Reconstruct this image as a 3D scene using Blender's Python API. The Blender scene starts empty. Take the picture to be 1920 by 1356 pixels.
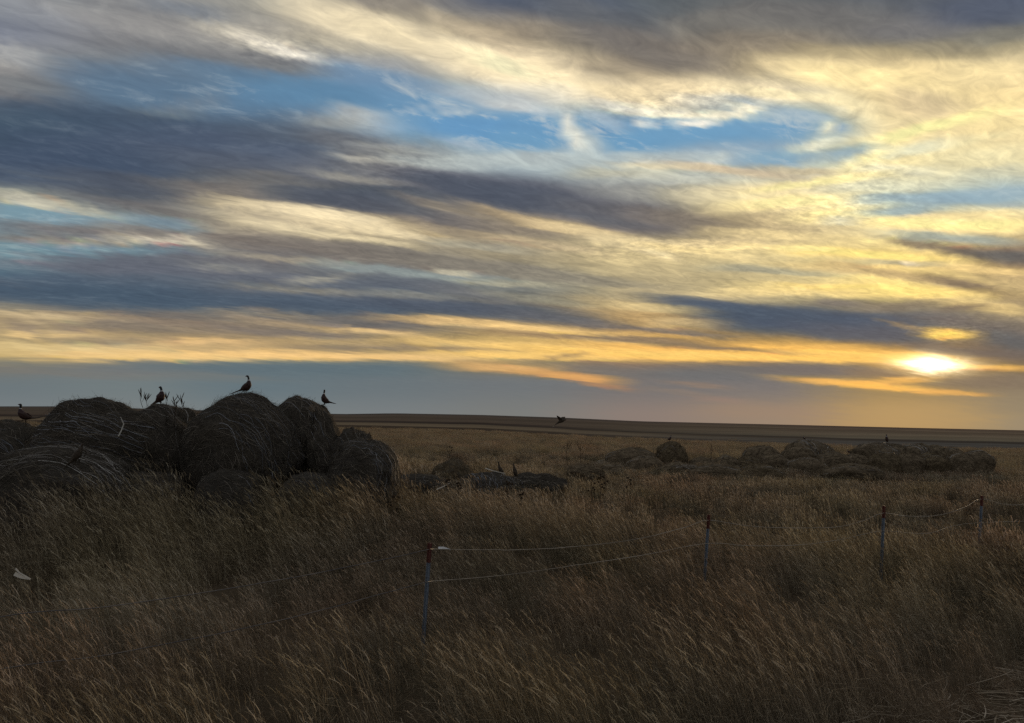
import bpy, bmesh, math, random
import numpy as np
from mathutils import Vector, Matrix, noise as mnoise

random.seed(7)
rng = np.random.default_rng(7)
sc = bpy.context.scene
COL = sc.collection
R = math.radians

# ------------------------------------------------------------------ camera
FOC = 1450.0            # focal length in photo pixels (1920 wide)
EYE = Vector((0, 0, 2.5))
PITCH, ROLL = math.atan(112 / FOC), R(1.2)
CAMROT = Matrix.Rotation(R(90) + PITCH, 3, 'X') @ Matrix.Rotation(ROLL, 3, 'Z')
cd = bpy.data.cameras.new('camera')
cam = bpy.data.objects.new('camera', cd)
COL.objects.link(cam)
cam.matrix_world = Matrix.Translation(EYE) @ CAMROT.to_4x4()
cd.sensor_width = 36
cd.lens = 36 * FOC / 1920
cd.clip_start, cd.clip_end = 0.1, 20000
sc.camera = cam


def ray(px, py):
    return CAMROT @ Vector(((px - 960) / FOC, (678 - py) / FOC, -1))


def at(px, py, depth):
    """world point seen towards (px, py) at the given distance along +Y"""
    d = ray(px, py)
    return EYE + d * (depth / d.y)


def to_px(x, y, z):
    v = CAMROT.transposed() @ (Vector((x, y, z)) - EYE)
    return 960 + FOC * v.x / -v.z, 678 - FOC * v.y / -v.z


# ------------------------------------------------------------------ tagging helpers
def tag(o, label=None, cat=None, group=None, kind=None):
    if label: o['label'] = label
    if cat: o['category'] = cat
    if group: o['group'] = group
    if kind: o['kind'] = kind
    return o


def empty(name, loc=(0, 0, 0), rz=0):
    o = bpy.data.objects.new(name, None)
    o.empty_display_size = 0.2
    COL.objects.link(o)
    o.location = loc
    o.rotation_euler = (0, 0, rz)
    return o


def mesh_obj(name, verts, faces, mat, parent=None, smooth=False, attrs=None, loc=None, link=True):
    me = bpy.data.meshes.new(name)
    me.from_pydata([tuple(v) for v in verts], [], faces)
    if smooth:
        me.polygons.foreach_set('use_smooth', [True] * len(me.polygons))
    for k, vals in (attrs or {}).items():
        a = me.attributes.new(k, 'FLOAT', 'POINT')
        a.data.foreach_set('value', np.asarray(vals, dtype=np.float32))
    me.update()
    if mat: me.materials.append(mat)
    o = bpy.data.objects.new(name, me)
    if link: COL.objects.link(o)
    if parent: o.parent = parent
    if loc is not None: o.location = loc
    return o


# ------------------------------------------------------------------ materials
class NT:
    def __init__(s, tree): s.t = tree
    def n(s, typ, **kw):
        nd = s.t.nodes.new(typ)
        for k, v in kw.items():
            if k.startswith('i_'):
                key = k[2:]
                nd.inputs[int(key) if key.isdigit() else key.replace('_', ' ')].default_value = v
            else: setattr(nd, k, v)
        return nd
    def l(s, a, b): s.t.links.new(a, b)
    def math(s, op, a, b=None, c=None, clamp=False):
        nd = s.t.nodes.new('ShaderNodeMath'); nd.operation = op; nd.use_clamp = clamp
        for i, v in enumerate((a, b, c)):
            if v is None: continue
            if isinstance(v, (int, float)): nd.inputs[i].default_value = v
            else: s.l(v, nd.inputs[i])
        return nd.outputs[0]
    def mix(s, fac, a, b, blend='MIX'):
        nd = s.t.nodes.new('ShaderNodeMix'); nd.data_type = 'RGBA'; nd.blend_type = blend
        for idx, v in ((0, fac), (6, a), (7, b)):
            if isinstance(v, (int, float)): nd.inputs[idx].default_value = v
            elif isinstance(v, tuple): nd.inputs[idx].default_value = (*v, 1)
            else: s.l(v, nd.inputs[idx])
        return nd.outputs[2]
    def noise(s, vec, scale, detail=4, rough=0.55, dist=0.0):
        nd = s.n('ShaderNodeTexNoise'); nd.inputs['Scale'].default_value = scale
        nd.inputs['Detail'].default_value = detail; nd.inputs['Roughness'].default_value = rough
        nd.inputs['Distortion'].default_value = dist
        if vec is not None: s.l(vec, nd.inputs['Vector'])
        return nd
    def ramp(s, fac, stops, interp='LINEAR'):
        nd = s.n('ShaderNodeValToRGB'); cr = nd.color_ramp; cr.interpolation = interp
        while len(cr.elements) < len(stops): cr.elements.new(0.5)
        for e, (p, c) in zip(cr.elements, stops):
            e.position = p; e.color = (*c, 1)
        s.l(fac, nd.inputs[0])
        return nd.outputs[0]


def new_mat(name):
    m = bpy.data.materials.new(name); m.use_nodes = True
    m.node_tree.nodes.clear()
    return m, NT(m.node_tree)


def principled(name, colfn, rough=0.9, spec=0.2, bump=None):
    m, t = new_mat(name)
    b = t.n('ShaderNodeBsdfPrincipled'); o = t.n('ShaderNodeOutputMaterial')
    b.inputs['Roughness'].default_value = rough
    b.inputs['Specular IOR Level'].default_value = spec
    c = colfn(t)
    if isinstance(c, tuple): b.inputs['Base Color'].default_value = (*c, 1)
    else: t.l(c, b.inputs['Base Color'])
    if bump:
        h, st, di = bump(t)
        bn = t.n('ShaderNodeBump'); bn.inputs['Strength'].default_value = st; bn.inputs['Distance'].default_value = di
        t.l(h, bn.inputs['Height']); t.l(bn.outputs[0], b.inputs['Normal'])
    t.l(b.outputs[0], o.inputs[0])
    return m


def leafy(name, colfn, trans=0.35):
    m, t = new_mat(name)
    c = colfn(t)
    d = t.n('ShaderNodeBsdfDiffuse'); tr = t.n('ShaderNodeBsdfTranslucent'); mx = t.n('ShaderNodeMixShader')
    mx.inputs[0].default_value = trans
    o = t.n('ShaderNodeOutputMaterial')
    t.l(c, d.inputs[0]); t.l(c, tr.inputs[0])
    t.l(d.outputs[0], mx.inputs[1]); t.l(tr.outputs[0], mx.inputs[2]); t.l(mx.outputs[0], o.inputs[0])
    return m


GRASS_STOPS = [(0.0, (0.075, 0.065, 0.041)), (0.22, (0.125, 0.097, 0.064)), (0.45, (0.24, 0.185, 0.118)),
               (0.68, (0.41, 0.33, 0.215)), (0.86, (0.50, 0.42, 0.29)), (1.0, (0.64, 0.55, 0.41))]


def grass_col(t):
    at_ = t.n('ShaderNodeAttribute', attribute_name='tint')
    geo = t.n('ShaderNodeNewGeometry')
    big = t.noise(geo.outputs['Position'], 0.33, 3, 0.6)
    f = t.math('ADD', at_.outputs['Fac'], t.math('MULTIPLY', t.math('SUBTRACT', big.outputs[0], 0.5), 0.75), clamp=True)
    # a paler stand of grass on the left bank
    sp_ = t.n('ShaderNodeSeparateXYZ'); t.l(geo.outputs['Position'], sp_.inputs[0])
    d2 = t.math('ADD', t.math('POWER', t.math('DIVIDE', t.math('ADD', sp_.outputs[0], 4.6), 3.0), 2.0), t.math('POWER', t.math('DIVIDE', t.math('SUBTRACT', sp_.outputs[1], 9.4), 1.5), 2.0))
    f = t.math('ADD', f, t.math('MULTIPLY', t.math('EXPONENT', t.math('MULTIPLY', d2, -1.0)), 0.17), clamp=True)
    c = t.ramp(f, GRASS_STOPS)
    hue = t.noise(geo.outputs['Position'], 0.24, 2, 0.5)
    hr = t.ramp(hue.outputs[0], [(0.36, (1.07, 0.96, 0.93)), (0.5, (1.0, 1.0, 1.0)), (0.64, (1.0, 0.995, 0.90))])
    return t.mix(1.0, c, hr, 'MULTIPLY')


M_grass = leafy('dry_grass', grass_col, 0.35)


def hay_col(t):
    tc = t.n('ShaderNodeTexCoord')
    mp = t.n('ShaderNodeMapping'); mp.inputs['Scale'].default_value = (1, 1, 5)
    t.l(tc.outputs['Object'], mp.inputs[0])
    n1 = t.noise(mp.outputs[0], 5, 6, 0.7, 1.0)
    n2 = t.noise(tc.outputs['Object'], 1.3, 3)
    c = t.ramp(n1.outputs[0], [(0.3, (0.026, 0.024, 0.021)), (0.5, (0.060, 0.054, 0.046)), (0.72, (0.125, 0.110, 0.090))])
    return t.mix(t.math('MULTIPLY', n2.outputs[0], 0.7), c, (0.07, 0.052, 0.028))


def hay_bump(t):
    tc = t.n('ShaderNodeTexCoord')
    n = t.noise(tc.outputs['Object'], 22, 5, 0.75, 1.5)
    return n.outputs[0], 0.9, 0.05


M_hay = principled('weathered_hay', hay_col, 0.95, 0.1, hay_bump)


def straw_tint(stops):
    def f(t):
        a = t.n('ShaderNodeAttribute', attribute_name='tint')
        return t.ramp(a.outputs['Fac'], stops)
    return f


M_straw = leafy('loose_straw', straw_tint([(0, (0.045, 0.037, 0.028)), (0.5, (0.15, 0.125, 0.09)), (1, (0.36, 0.31, 0.24))]), 0.25)
M_net = principled('net_wrap', straw_tint([(0, (0.10, 0.105, 0.11)), (0.6, (0.21, 0.21, 0.215)), (1, (0.44, 0.44, 0.43))]), 0.6, 0.4)
M_net_pale = principled('pale_net_wrap', straw_tint([(0, (0.13, 0.115, 0.095)), (0.6, (0.28, 0.25, 0.21)), (1, (0.60, 0.56, 0.48))]), 0.6, 0.4)
M_hay_mid = principled('brown_hay', lambda t: t.ramp(t.noise(None, 7, 6, 0.7, 1.0).outputs[0], [(0.3, (0.065, 0.050, 0.032)), (0.55, (0.175, 0.132, 0.082)), (0.75, (0.31, 0.24, 0.155))]), 1.0, 0.0, hay_bump)
M_weed = principled('dead_weed', lambda t: (0.045, 0.030, 0.018), 0.9, 0.1)
M_husk = leafy('pale_husk', lambda t: t.ramp(t.noise(None, 30, 3).outputs[0], [(0.3, (0.55, 0.50, 0.40)), (0.7, (0.72, 0.68, 0.58))]), 0.2)


def steel_col(t):
    tc = t.n('ShaderNodeTexCoord')
    n = t.noise(tc.outputs['Object'], 9, 5, 0.7)
    return t.ramp(n.outputs[0], [(0.35, (0.085, 0.105, 0.125)), (0.55, (0.14, 0.165, 0.19)), (0.68, (0.08, 0.07, 0.065))])


M_post = principled('galvanised_steel', steel_col, 0.55, 0.5)
M_tip = principled('rust_red_paint', lambda t: t.ramp(t.noise(None, 25, 4).outputs[0], [(0.35, (0.075, 0.022, 0.015)), (0.65, (0.12, 0.035, 0.022))]), 0.6, 0.3)
M_wire = principled('old_wire', lambda t: t.ramp(t.noise(None, 6, 4).outputs[0], [(0.4, (0.035, 0.026, 0.018)), (0.6, (0.13, 0.10, 0.07))]), 0.3, 0.9)
M_wire_backlit = principled('backlit_wire', lambda t: t.ramp(t.noise(None, 9, 4).outputs[0], [(0.35, (0.19, 0.15, 0.10)), (0.65, (0.38, 0.31, 0.22))]), 0.5, 0.5)  # paler copy of the wire: backlight on the right-hand spans put into the colour
M_plastic = principled('white_plastic', lambda t: (0.75, 0.74, 0.70), 0.4, 0.5)


def bird_col(t):
    a = t.n('ShaderNodeAttribute', attribute_name='tint')   # 0 tail .. 1 head
    tc = t.n('ShaderNodeTexCoord')
    v = t.n('ShaderNodeTexVoronoi'); v.inputs['Scale'].default_value = 60
    t.l(tc.outputs['Object'], v.inputs['Vector'])
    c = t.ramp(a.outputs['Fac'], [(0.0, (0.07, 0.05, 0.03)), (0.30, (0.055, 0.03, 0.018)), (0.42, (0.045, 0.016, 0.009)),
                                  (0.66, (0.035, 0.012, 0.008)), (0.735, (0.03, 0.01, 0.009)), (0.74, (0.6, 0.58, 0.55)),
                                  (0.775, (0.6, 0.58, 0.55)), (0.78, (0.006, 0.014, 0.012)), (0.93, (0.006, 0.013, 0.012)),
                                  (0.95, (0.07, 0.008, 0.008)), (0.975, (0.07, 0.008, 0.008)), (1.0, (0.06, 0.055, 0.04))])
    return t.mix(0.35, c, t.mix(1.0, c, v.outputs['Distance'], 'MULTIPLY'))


def hen_col(t):
    tc = t.n('ShaderNodeTexCoord')
    v = t.n('ShaderNodeTexVoronoi'); v.inputs['Scale'].default_value = 45
    t.l(tc.outputs['Object'], v.inputs['Vector'])
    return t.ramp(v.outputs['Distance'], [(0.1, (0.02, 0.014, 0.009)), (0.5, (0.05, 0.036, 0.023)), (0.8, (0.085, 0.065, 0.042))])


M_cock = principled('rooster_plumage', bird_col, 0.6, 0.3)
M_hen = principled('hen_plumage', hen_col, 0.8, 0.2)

# ------------------------------------------------------------------ sky painting (clouds laid on the dome in azimuth / elevation)
GX = [0, 240, 480, 720, 960, 1200, 1440, 1680, 1920]
GY = [0, 60, 120, 180, 240, 300, 360, 420, 480, 540, 600, 660, 690, 720, 780]
GRID = [
 [(135,140,145),(140,140,140),(160,158,150),(150,142,130),(88,94,108),(95,100,105),(105,105,105),(95,98,105),(85,92,108)],
 [(125,130,142),(135,135,136),(165,160,150),(205,190,155),(150,138,120),(105,105,105),(130,125,115),(120,118,115),(125,122,112)],
 [(145,145,145),(118,125,132),(128,128,128),(160,162,162),(230,210,165),(150,138,120),(190,172,135),(225,200,140),(215,195,145)],
 [(120,120,122),(98,122,145),(95,130,165),(100,140,180),(185,190,190),(220,200,155),(200,195,170),(220,198,140),(222,198,138)],
 [(70,88,102),(75,88,108),(85,100,118),(150,160,165),(100,150,195),(100,145,190),(120,160,195),(225,205,150),(235,212,150)],
 [(70,82,102),(78,88,105),(88,95,108),(145,145,140),(165,180,185),(165,180,185),(150,170,185),(235,215,150),(225,210,155)],
 [(130,135,130),(92,92,98),(125,118,108),(85,88,98),(95,98,108),(150,150,145),(225,205,150),(205,205,175),(170,185,185)],
 [(120,140,150),(130,135,135),(190,175,145),(175,158,125),(140,128,112),(110,105,105),(185,165,125),(225,205,145),(235,210,140)],
 [(110,135,145),(100,105,115),(110,108,110),(125,120,112),(160,148,122),(200,180,130),(205,185,130),(235,205,120),(130,112,95)],
 [(75,90,108),(82,95,110),(95,102,112),(100,108,118),(120,122,118),(175,160,125),(190,172,125),(240,210,120),(190,165,115)],
 [(170,150,115),(125,115,105),(130,118,105),(105,102,102),(150,132,102),(190,155,100),(78,85,100),(90,90,100),(150,135,110)],
 [(190,165,110),(190,160,110),(190,160,110),(175,150,105),(215,175,95),(225,170,80),(235,175,75),(220,165,75),(110,98,90)],
 [(118,118,112),(115,118,118),(98,112,118),(98,112,118),(120,115,105),(125,112,102),(105,105,105),(190,145,80),(120,105,85)],
 [(108,118,122),(112,122,124),(100,115,122),(105,115,120),(110,115,118),(115,112,112),(115,112,112),(150,128,90),(130,118,100)],
 [(118,125,128),(120,126,127),(118,126,128),(118,124,126),(120,122,120),(135,122,115),(145,128,112),(168,140,98),(140,130,110)],
]
# soft brush strokes: cx, cy, half length, half width, slope in degrees (down to the right), colour, strength
ST = [
 # top left veil
 (60,20,120,18,10,(140,143,150),.6),(230,40,170,16,12,(152,150,148),.6),(20,100,60,16,8,(172,172,170),.8),(40,140,60,16,20,(150,145,140),.6),
 (330,60,110,14,14,(150,148,145),.5),(300,95,130,18,12,(122,122,124),.6),(460,70,90,12,12,(215,205,180),.6),(520,95,90,9,12,(225,215,190),.8),
 (560,110,60,7,14,(225,218,200),.7),(450,120,140,14,8,(120,122,125),.7),(560,135,90,9,5,(130,132,132),.6),(640,40,150,26,17,(210,196,162),.7),
 (340,20,90,14,10,(118,125,135),.7),(620,85,80,12,8,(190,180,155),.6),
 # blue left
 (260,160,170,30,6,(92,118,145),.85),(420,140,150,16,10,(98,125,152),.8),(620,180,160,26,3,(92,135,175),.9),(700,150,110,20,8,(108,142,178),.8),
 (300,210,80,10,-4,(130,140,142),.7),(370,190,60,10,-10,(118,130,142),.6),(60,160,90,14,8,(118,122,125),.7),
 # dark band left
 (150,235,260,34,5,(70,86,106),.85),(120,300,230,42,4,(68,80,102),.9),(420,270,240,26,4,(78,90,110),.85),(560,258,120,18,2,(86,96,110),.7),
 (480,310,200,20,6,(86,92,106),.7),(250,345,150,14,6,(80,84,98),.8),(430,365,160,11,9,(125,117,108),.6),(330,400,150,7,10,(118,112,108),.6),
 # cluster 600-750
 (690,222,70,16,12,(195,192,182),.85),(630,232,60,10,5,(150,150,145),.6),(650,262,90,10,5,(108,110,115),.8),(690,285,80,8,6,(110,110,112),.7),
 (690,300,80,7,6,(190,184,168),.8),(740,322,110,8,6,(120,118,118),.7),(700,340,120,7,7,(185,178,160),.7),(720,275,60,6,4,(175,175,168),.6),
 (790,265,60,10,3,(130,150,160),.6),(765,243,48,6,2,(190,192,188),.8),(870,267,52,8,8,(200,196,186),.9),(790,300,80,10,3,(170,178,176),.6),
 # clear holes
 (880,236,160,30,4,(100,152,202),1.),(980,260,70,18,0,(106,156,200),.9),(800,185,110,14,3,(108,150,190),.85),(1010,235,60,18,10,(104,154,200),.8),
 (1210,262,90,20,-8,(104,155,200),1.),(1340,245,130,20,-2,(108,158,202),1.),(1440,235,70,14,5,(115,160,200),.9),(1450,295,70,12,-4,(125,165,195),.9),
 (1563,250,26,12,-20,(140,165,185),.9),(1600,285,60,11,-12,(135,165,190),.9),(1500,215,60,9,15,(150,175,195),.7),
 (850,205,38,6,-12,(178,190,196),.8),(790,200,48,5,-16,(165,182,196),.7),(960,195,60,7,8,(205,208,205),.8),(900,180,110,10,8,(190,194,192),.6),
 (1060,215,30,8,60,(200,205,200),.8),(1075,250,45,14,55,(222,218,200),.9),(1105,262,40,18,30,(205,205,192),.7),(1140,225,50,10,20,(175,190,200),.7),
 (1216,232,18,6,12,(222,220,208),.95),(1308,231,42,6,-1,(235,228,208),1.),(1180,205,70,7,10,(215,212,195),.7),(1290,215,120,7,3,(240,228,190),.95),
 (1300,192,70,14,2,(178,180,175),.8),(1400,205,50,9,-20,(235,222,185),.8),(1390,185,50,8,10,(150,170,190),.6),(1120,175,90,14,20,(200,200,190),.5),
 # top cream arc and dark
 (800,85,230,26,17,(235,216,170),.8),(960,122,110,16,15,(248,230,180),.9),(1100,150,110,16,18,(225,205,160),.8),(900,60,120,12,20,(200,182,150),.5),
 (1180,180,120,14,8,(238,216,165),.8),(1350,165,170,16,2,(228,205,155),.7),(1000,-10,200,26,12,(84,92,108),.9),(1130,45,150,28,24,(98,99,104),.8),(1230,95,170,24,12,(120,113,106),.8),
 (1420,80,170,22,0,(140,128,112),.7),(1330,40,90,16,-10,(135,130,120),.5),(1500,30,160,24,0,(112,110,108),.7),(1720,55,120,20,-8,(118,116,116),.7),(1850,25,120,24,0,(85,92,108),.9),
 (1880,70,80,12,-10,(128,125,115),.6),(1760,100,130,14,3,(135,128,112),.6),(1600,105,120,16,4,(190,172,130),.7),
 (1600,142,160,22,6,(240,216,150),.85),(1850,135,110,20,0,(228,205,145),.8),(1725,195,80,24,10,(205,184,140),.85),(1500,180,130,9,7,(235,218,165),.8),
 (1580,190,40,14,30,(238,220,165),.8),(1545,240,50,6,-55,(225,215,175),.7),(1530,270,50,9,-15,(225,220,185),.8),
 (1760,235,140,11,-14,(252,232,150),.9),(1880,230,90,16,-8,(240,216,148),.7),(1690,252,60,9,-16,(250,230,155),.7),(1850,260,70,6,-12,(238,222,160),.6),
 (1680,285,120,10,-9,(200,204,180),.7),(1820,300,120,18,-4,(222,210,160),.7),(1860,322,60,9,-8,(190,190,165),.6),(1620,302,60,11,-28,(246,228,158),.9),(1690,318,80,9,3,(205,205,180),.6),
 (1240,300,160,14,0,(188,194,188),.6),(1080,300,160,14,2,(175,186,186),.6),(950,300,130,12,-4,(180,188,186),.6),(1340,305,36,9,-25,(205,210,200),.7),
 (1260,313,110,6,3,(212,196,155),.8),(1400,322,130,7,6,(205,180,140),.75),(1180,325,120,9,2,(200,192,160),.7),(1500,320,80,6,5,(200,175,130),.6),(1260,335,140,9,0,(190,192,180),.6),
 (1530,345,150,7,-9,(248,226,150),.9),(1400,375,160,12,3,(215,200,155),.6),(1500,380,150,12,-4,(250,226,148),.85),(1590,400,110,12,-6,(252,228,145),.85),
 (1660,372,60,9,-3,(170,185,185),.7),(1800,370,150,13,-2,(150,176,190),.95),(1690,395,90,9,-5,(150,172,182),.85),(1900,385,40,6,0,(160,175,180),.6),
 (1780,420,170,11,2,(250,226,140),.9),(1830,407,100,8,-4,(240,215,145),.8),(1790,448,140,8,4,(158,168,162),.85),(1640,447,40,5,-4,(252,225,140),.9),
 (1570,415,30,6,0,(190,190,170),.6),
 (1760,462,110,6,9,(130,116,100),.9),(1880,480,90,9,4,(100,96,95),.95),(1640,478,170,10,4,(250,215,115),.9),(1850,505,120,8,5,(230,195,120),.8),
 (1450,505,130,8,2,(160,158,140),.75),(1680,494,90,5,0,(180,168,135),.8),(1620,505,150,7,3,(225,190,115),.6),(1704,492,10,2.5,6,(255,232,180),1.),
 (1700,520,150,7,8,(175,150,110),.75),(1830,540,110,9,13,(128,112,95),.9),(1640,545,220,9,2,(246,210,112),.9),(1850,575,100,9,6,(235,200,120),.7),
 # centre
 (900,350,180,20,8,(84,87,100),.95),(1000,375,200,20,9,(82,86,100),.95),(1160,398,140,15,9,(98,96,102),.9),(1290,415,120,14,8,(140,128,112),.7),(640,375,170,16,6,(80,84,98),.9),
 (760,400,160,12,10,(88,88,98),.7),(860,398,110,6,14,(150,138,120),.7),(980,410,110,8,14,(185,162,125),.75),(1090,430,120,9,9,(222,196,140),.85),
 (480,388,120,9,7,(205,188,150),.8),(620,402,130,10,9,(232,212,165),.9),(700,430,150,9,9,(225,205,158),.85),(560,430,140,8,8,(215,198,155),.7),(700,452,100,5,8,(230,210,160),.7),
 (820,425,80,7,14,(145,132,115),.7),(880,440,110,6,12,(165,150,125),.6),(1000,455,110,6,9,(205,182,140),.6),(900,462,90,7,5,(172,168,150),.6),
 (1190,455,110,12,4,(220,198,145),.8),(1300,470,110,8,6,(238,210,140),.8),(1350,455,90,8,0,(215,190,135),.7),(1240,475,30,4,15,(250,225,165),.8),(1390,462,60,5,-3,(250,222,145),.7),
 (1500,465,60,5,5,(250,222,140),.8),(1450,440,140,7,3,(240,212,140),.6),
 (450,450,220,9,8,(128,118,110),.8),(650,470,260,13,8,(128,120,112),.9),(900,500,200,11,7,(128,122,112),.85),(1080,525,160,8,6,(140,133,118),.7),(560,488,180,5,6,(170,158,135),.7),
 (700,505,120,8,4,(140,150,150),.85),(850,520,120,7,4,(145,155,152),.85),(850,510,40,4,6,(205,195,165),.8),(960,530,100,5,2,(180,172,145),.7),(620,525,60,4,2,(160,160,150),.6),
 # left sky and small cloud
 (60,398,120,12,4,(122,155,172),.9),(200,405,120,9,6,(128,150,160),.8),(50,376,80,9,9,(205,198,172),.9),(150,392,70,6,9,(190,182,158),.8),(320,420,60,12,10,(120,142,155),.8),
 (140,432,150,10,3,(118,115,115),.95),(60,450,100,8,2,(125,118,112),.8),(250,438,70,6,6,(150,140,128),.8),(290,452,100,5,3,(212,200,172),.9),(360,450,40,4,12,(205,192,165),.9),(170,458,110,3.5,1,(190,175,145),.7),
 (150,470,200,6,1,(118,148,160),.9),(20,480,60,5,3,(110,140,155),.8),(60,486,50,3.5,0,(165,172,165),.8),
 (200,500,240,12,3,(100,104,115),.8),(420,503,60,4,1,(152,150,142),.8),(520,520,140,9,3,(98,102,112),.7),(590,522,70,4,-3,(160,155,140),.8),(30,532,70,4,4,(110,115,120),.7),
 (250,560,330,18,4,(72,88,106),.95),(620,570,260,15,3,(78,90,106),.95),(880,578,230,13,4,(82,88,102),.95),(1050,598,130,9,7,(98,98,104),.85),(740,533,90,8,2,(92,98,108),.85),(880,550,110,7,8,(100,102,108),.8),
 (560,540,120,4,3,(145,138,122),.75),(760,553,90,4,5,(140,138,128),.7),(1000,560,110,6,6,(150,145,125),.6),
 # right middle
 (1230,575,110,8,5,(215,190,130),.7),(1290,605,80,9,0,(195,168,118),.8),(1300,555,140,7,2,(200,180,135),.6),(1480,548,150,6,0,(235,205,130),.8),
 (1340,570,130,8,5,(78,88,105),.95),(1530,605,190,20,3,(70,82,102),1.),(1450,590,150,12,3,(72,84,102),.9),(1640,628,160,16,4,(86,88,100),.95),(1580,568,60,7,0,(112,106,104),.8),(1690,572,80,8,-4,(130,118,105),.7),
 (1800,578,50,5,-5,(130,115,100),.8),(1760,600,70,6,3,(110,102,98),.7),(1690,610,50,4,12,(180,150,105),.7),(1785,626,48,9,3,(255,205,85),1.),(1870,615,80,12,3,(110,104,100),.8),(1900,640,60,16,8,(88,88,95),.9),
 (1800,658,140,8,4,(100,92,92),.85),(1250,622,160,4,5,(110,104,104),.8),
 # lower streaks
 (90,592,140,6,3,(205,180,135),.8),(60,612,120,4,2,(140,125,110),.7),(150,628,150,5,3,(190,165,122),.6),(200,640,200,4,1,(135,125,112),.6),(80,622,120,4,2,(205,175,120),.8),
 (330,605,180,5,5,(150,132,112),.7),(480,588,120,4,4,(165,148,122),.7),(560,608,160,4,5,(175,152,120),.8),(560,625,170,4,4,(118,110,106),.8),(700,622,100,3.5,4,(230,190,120),.8),
 (820,600,130,6,2,(205,170,115),.8),(960,612,170,7,4,(225,185,115),.9),(1130,632,160,7,5,(232,188,105),.9),(1010,627,130,3,3,(160,132,98),.8),(1180,634,180,3.5,3,(130,112,96),.9),(1340,652,180,3.5,4,(110,100,98),.8),
 (130,652,200,5,1,(212,185,125),.9),(60,630,90,3,1,(225,188,120),.8),(380,643,110,4,0,(222,180,115),.85),(300,668,260,7,1,(228,188,115),.95),(620,668,300,5,1,(232,186,112),.95),(700,652,170,3.5,1,(128,116,104),.8),
 (640,640,110,5,3,(185,158,112),.7),(900,645,190,6,3,(222,182,105),.85),(870,654,120,3,1,(150,130,105),.7),(1000,668,200,6,2,(235,188,98),.9),(1130,660,200,6,3,(240,190,92),.85),(1060,668,50,3.5,-8,(140,120,100),.7),
 (950,690,120,8,3,(222,168,95),.85),(1070,706,90,6,5,(228,160,80),.9),(1130,722,60,4,8,(190,135,90),.7),(1150,682,70,3.5,3,(130,112,98),.7),
 (1450,672,300,7,1,(242,186,82),.95),(1600,664,160,4,2,(250,195,90),.8),(1290,665,150,6,2,(245,192,95),.8),(1400,683,100,3.5,1,(160,130,95),.6),(1530,693,130,10,1,(112,106,104),.98),(1650,700,60,7,4,(130,112,95),.8),
 (1600,718,150,5,4,(225,165,80),.9),(1640,724,110,6,5,(240,175,72),.95),(1700,712,70,4,-2,(235,170,72),.8),(1780,738,80,3,3,(225,162,75),.9),(1840,688,120,4,2,(240,178,80),.8),
 (1310,722,60,3,6,(150,125,105),.6),(1350,750,50,4,4,(148,124,112),.6),(1270,735,60,3,8,(140,122,108),.5),(380,707,150,4,3,(120,118,112),.5),(100,700,160,5,2,(122,118,112),.5),
 (500,690,260,10,1,(94,110,118),.7),(1180,700,150,7,2,(112,110,108),.5),(1320,705,120,9,2,(105,107,110),.8),(1730,780,160,26,0,(176,146,98),.6),(1420,770,120,12,2,(150,128,110),.5),
 (1850,715,100,12,0,(118,106,94),.8),(1900,760,70,16,0,(135,124,104),.5),
]


def paint(px, py):
    """numpy arrays of photo-frame coordinates -> srgb 0..1"""
    gx, gy = np.array(GX, float), np.array(GY, float)
    g = np.array(GRID, float)
    cx = np.clip(px, 0, 1920); cy = np.clip(py, 0, 780)
    ix = np.clip(np.searchsorted(gx, cx) - 1, 0, len(gx) - 2)
    iy = np.clip(np.searchsorted(gy, cy) - 1, 0, len(gy) - 2)
    fx = ((cx - gx[ix]) / (gx[ix + 1] - gx[ix]))[..., None]
    fy = ((cy - gy[iy]) / (gy[iy + 1] - gy[iy]))[..., None]
    fx = fx * fx * (3 - 2 * fx); fy = fy * fy * (3 - 2 * fy)
    c = (g[iy, ix] * (1 - fx) + g[iy, ix + 1] * fx) * (1 - fy) + (g[iy + 1, ix] * (1 - fx) + g[iy + 1, ix + 1] * fx) * fy
    for (sx, sy, a, b, ang, col, op) in ST:
        ca, sa = math.cos(R(ang)), math.sin(R(ang))
        dx, dy = px - sx, py - sy
        u = (dx * ca + dy * sa) / a; v = (-dx * sa + dy * ca) / (b * 1.15)
        w = op * np.exp(-(np.abs(u) ** 3.2 + np.abs(v) ** 3.6))[..., None]
        c = c * (1 - w) + np.array(col, float) * w
    mx = c.max(-1, keepdims=True); h = np.clip((mx - 160) / 70, 0, 1); h = h * h * (3 - 2 * h)
    warmth = np.clip((c[..., 0:1] - c[..., 2:3] + 10) / 40, 0, 1)
    c = c + h * warmth * np.array((17., 17., 21.))
    cool = np.clip((c[..., 2:3] - c[..., 0:1] - 30) / 60, 0, 1)
    c = c + cool * np.array((5., 1., -9.))
    dk = np.clip((110 - mx) / 30, 0, 1)
    c = c + dk * np.array((-3., 5., 3.))
    return np.clip(c, 0, 255) / 255


def lin(c):
    return np.where(c <= 0.04045, c / 12.92, ((c + 0.055) / 1.055) ** 2.4)


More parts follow.
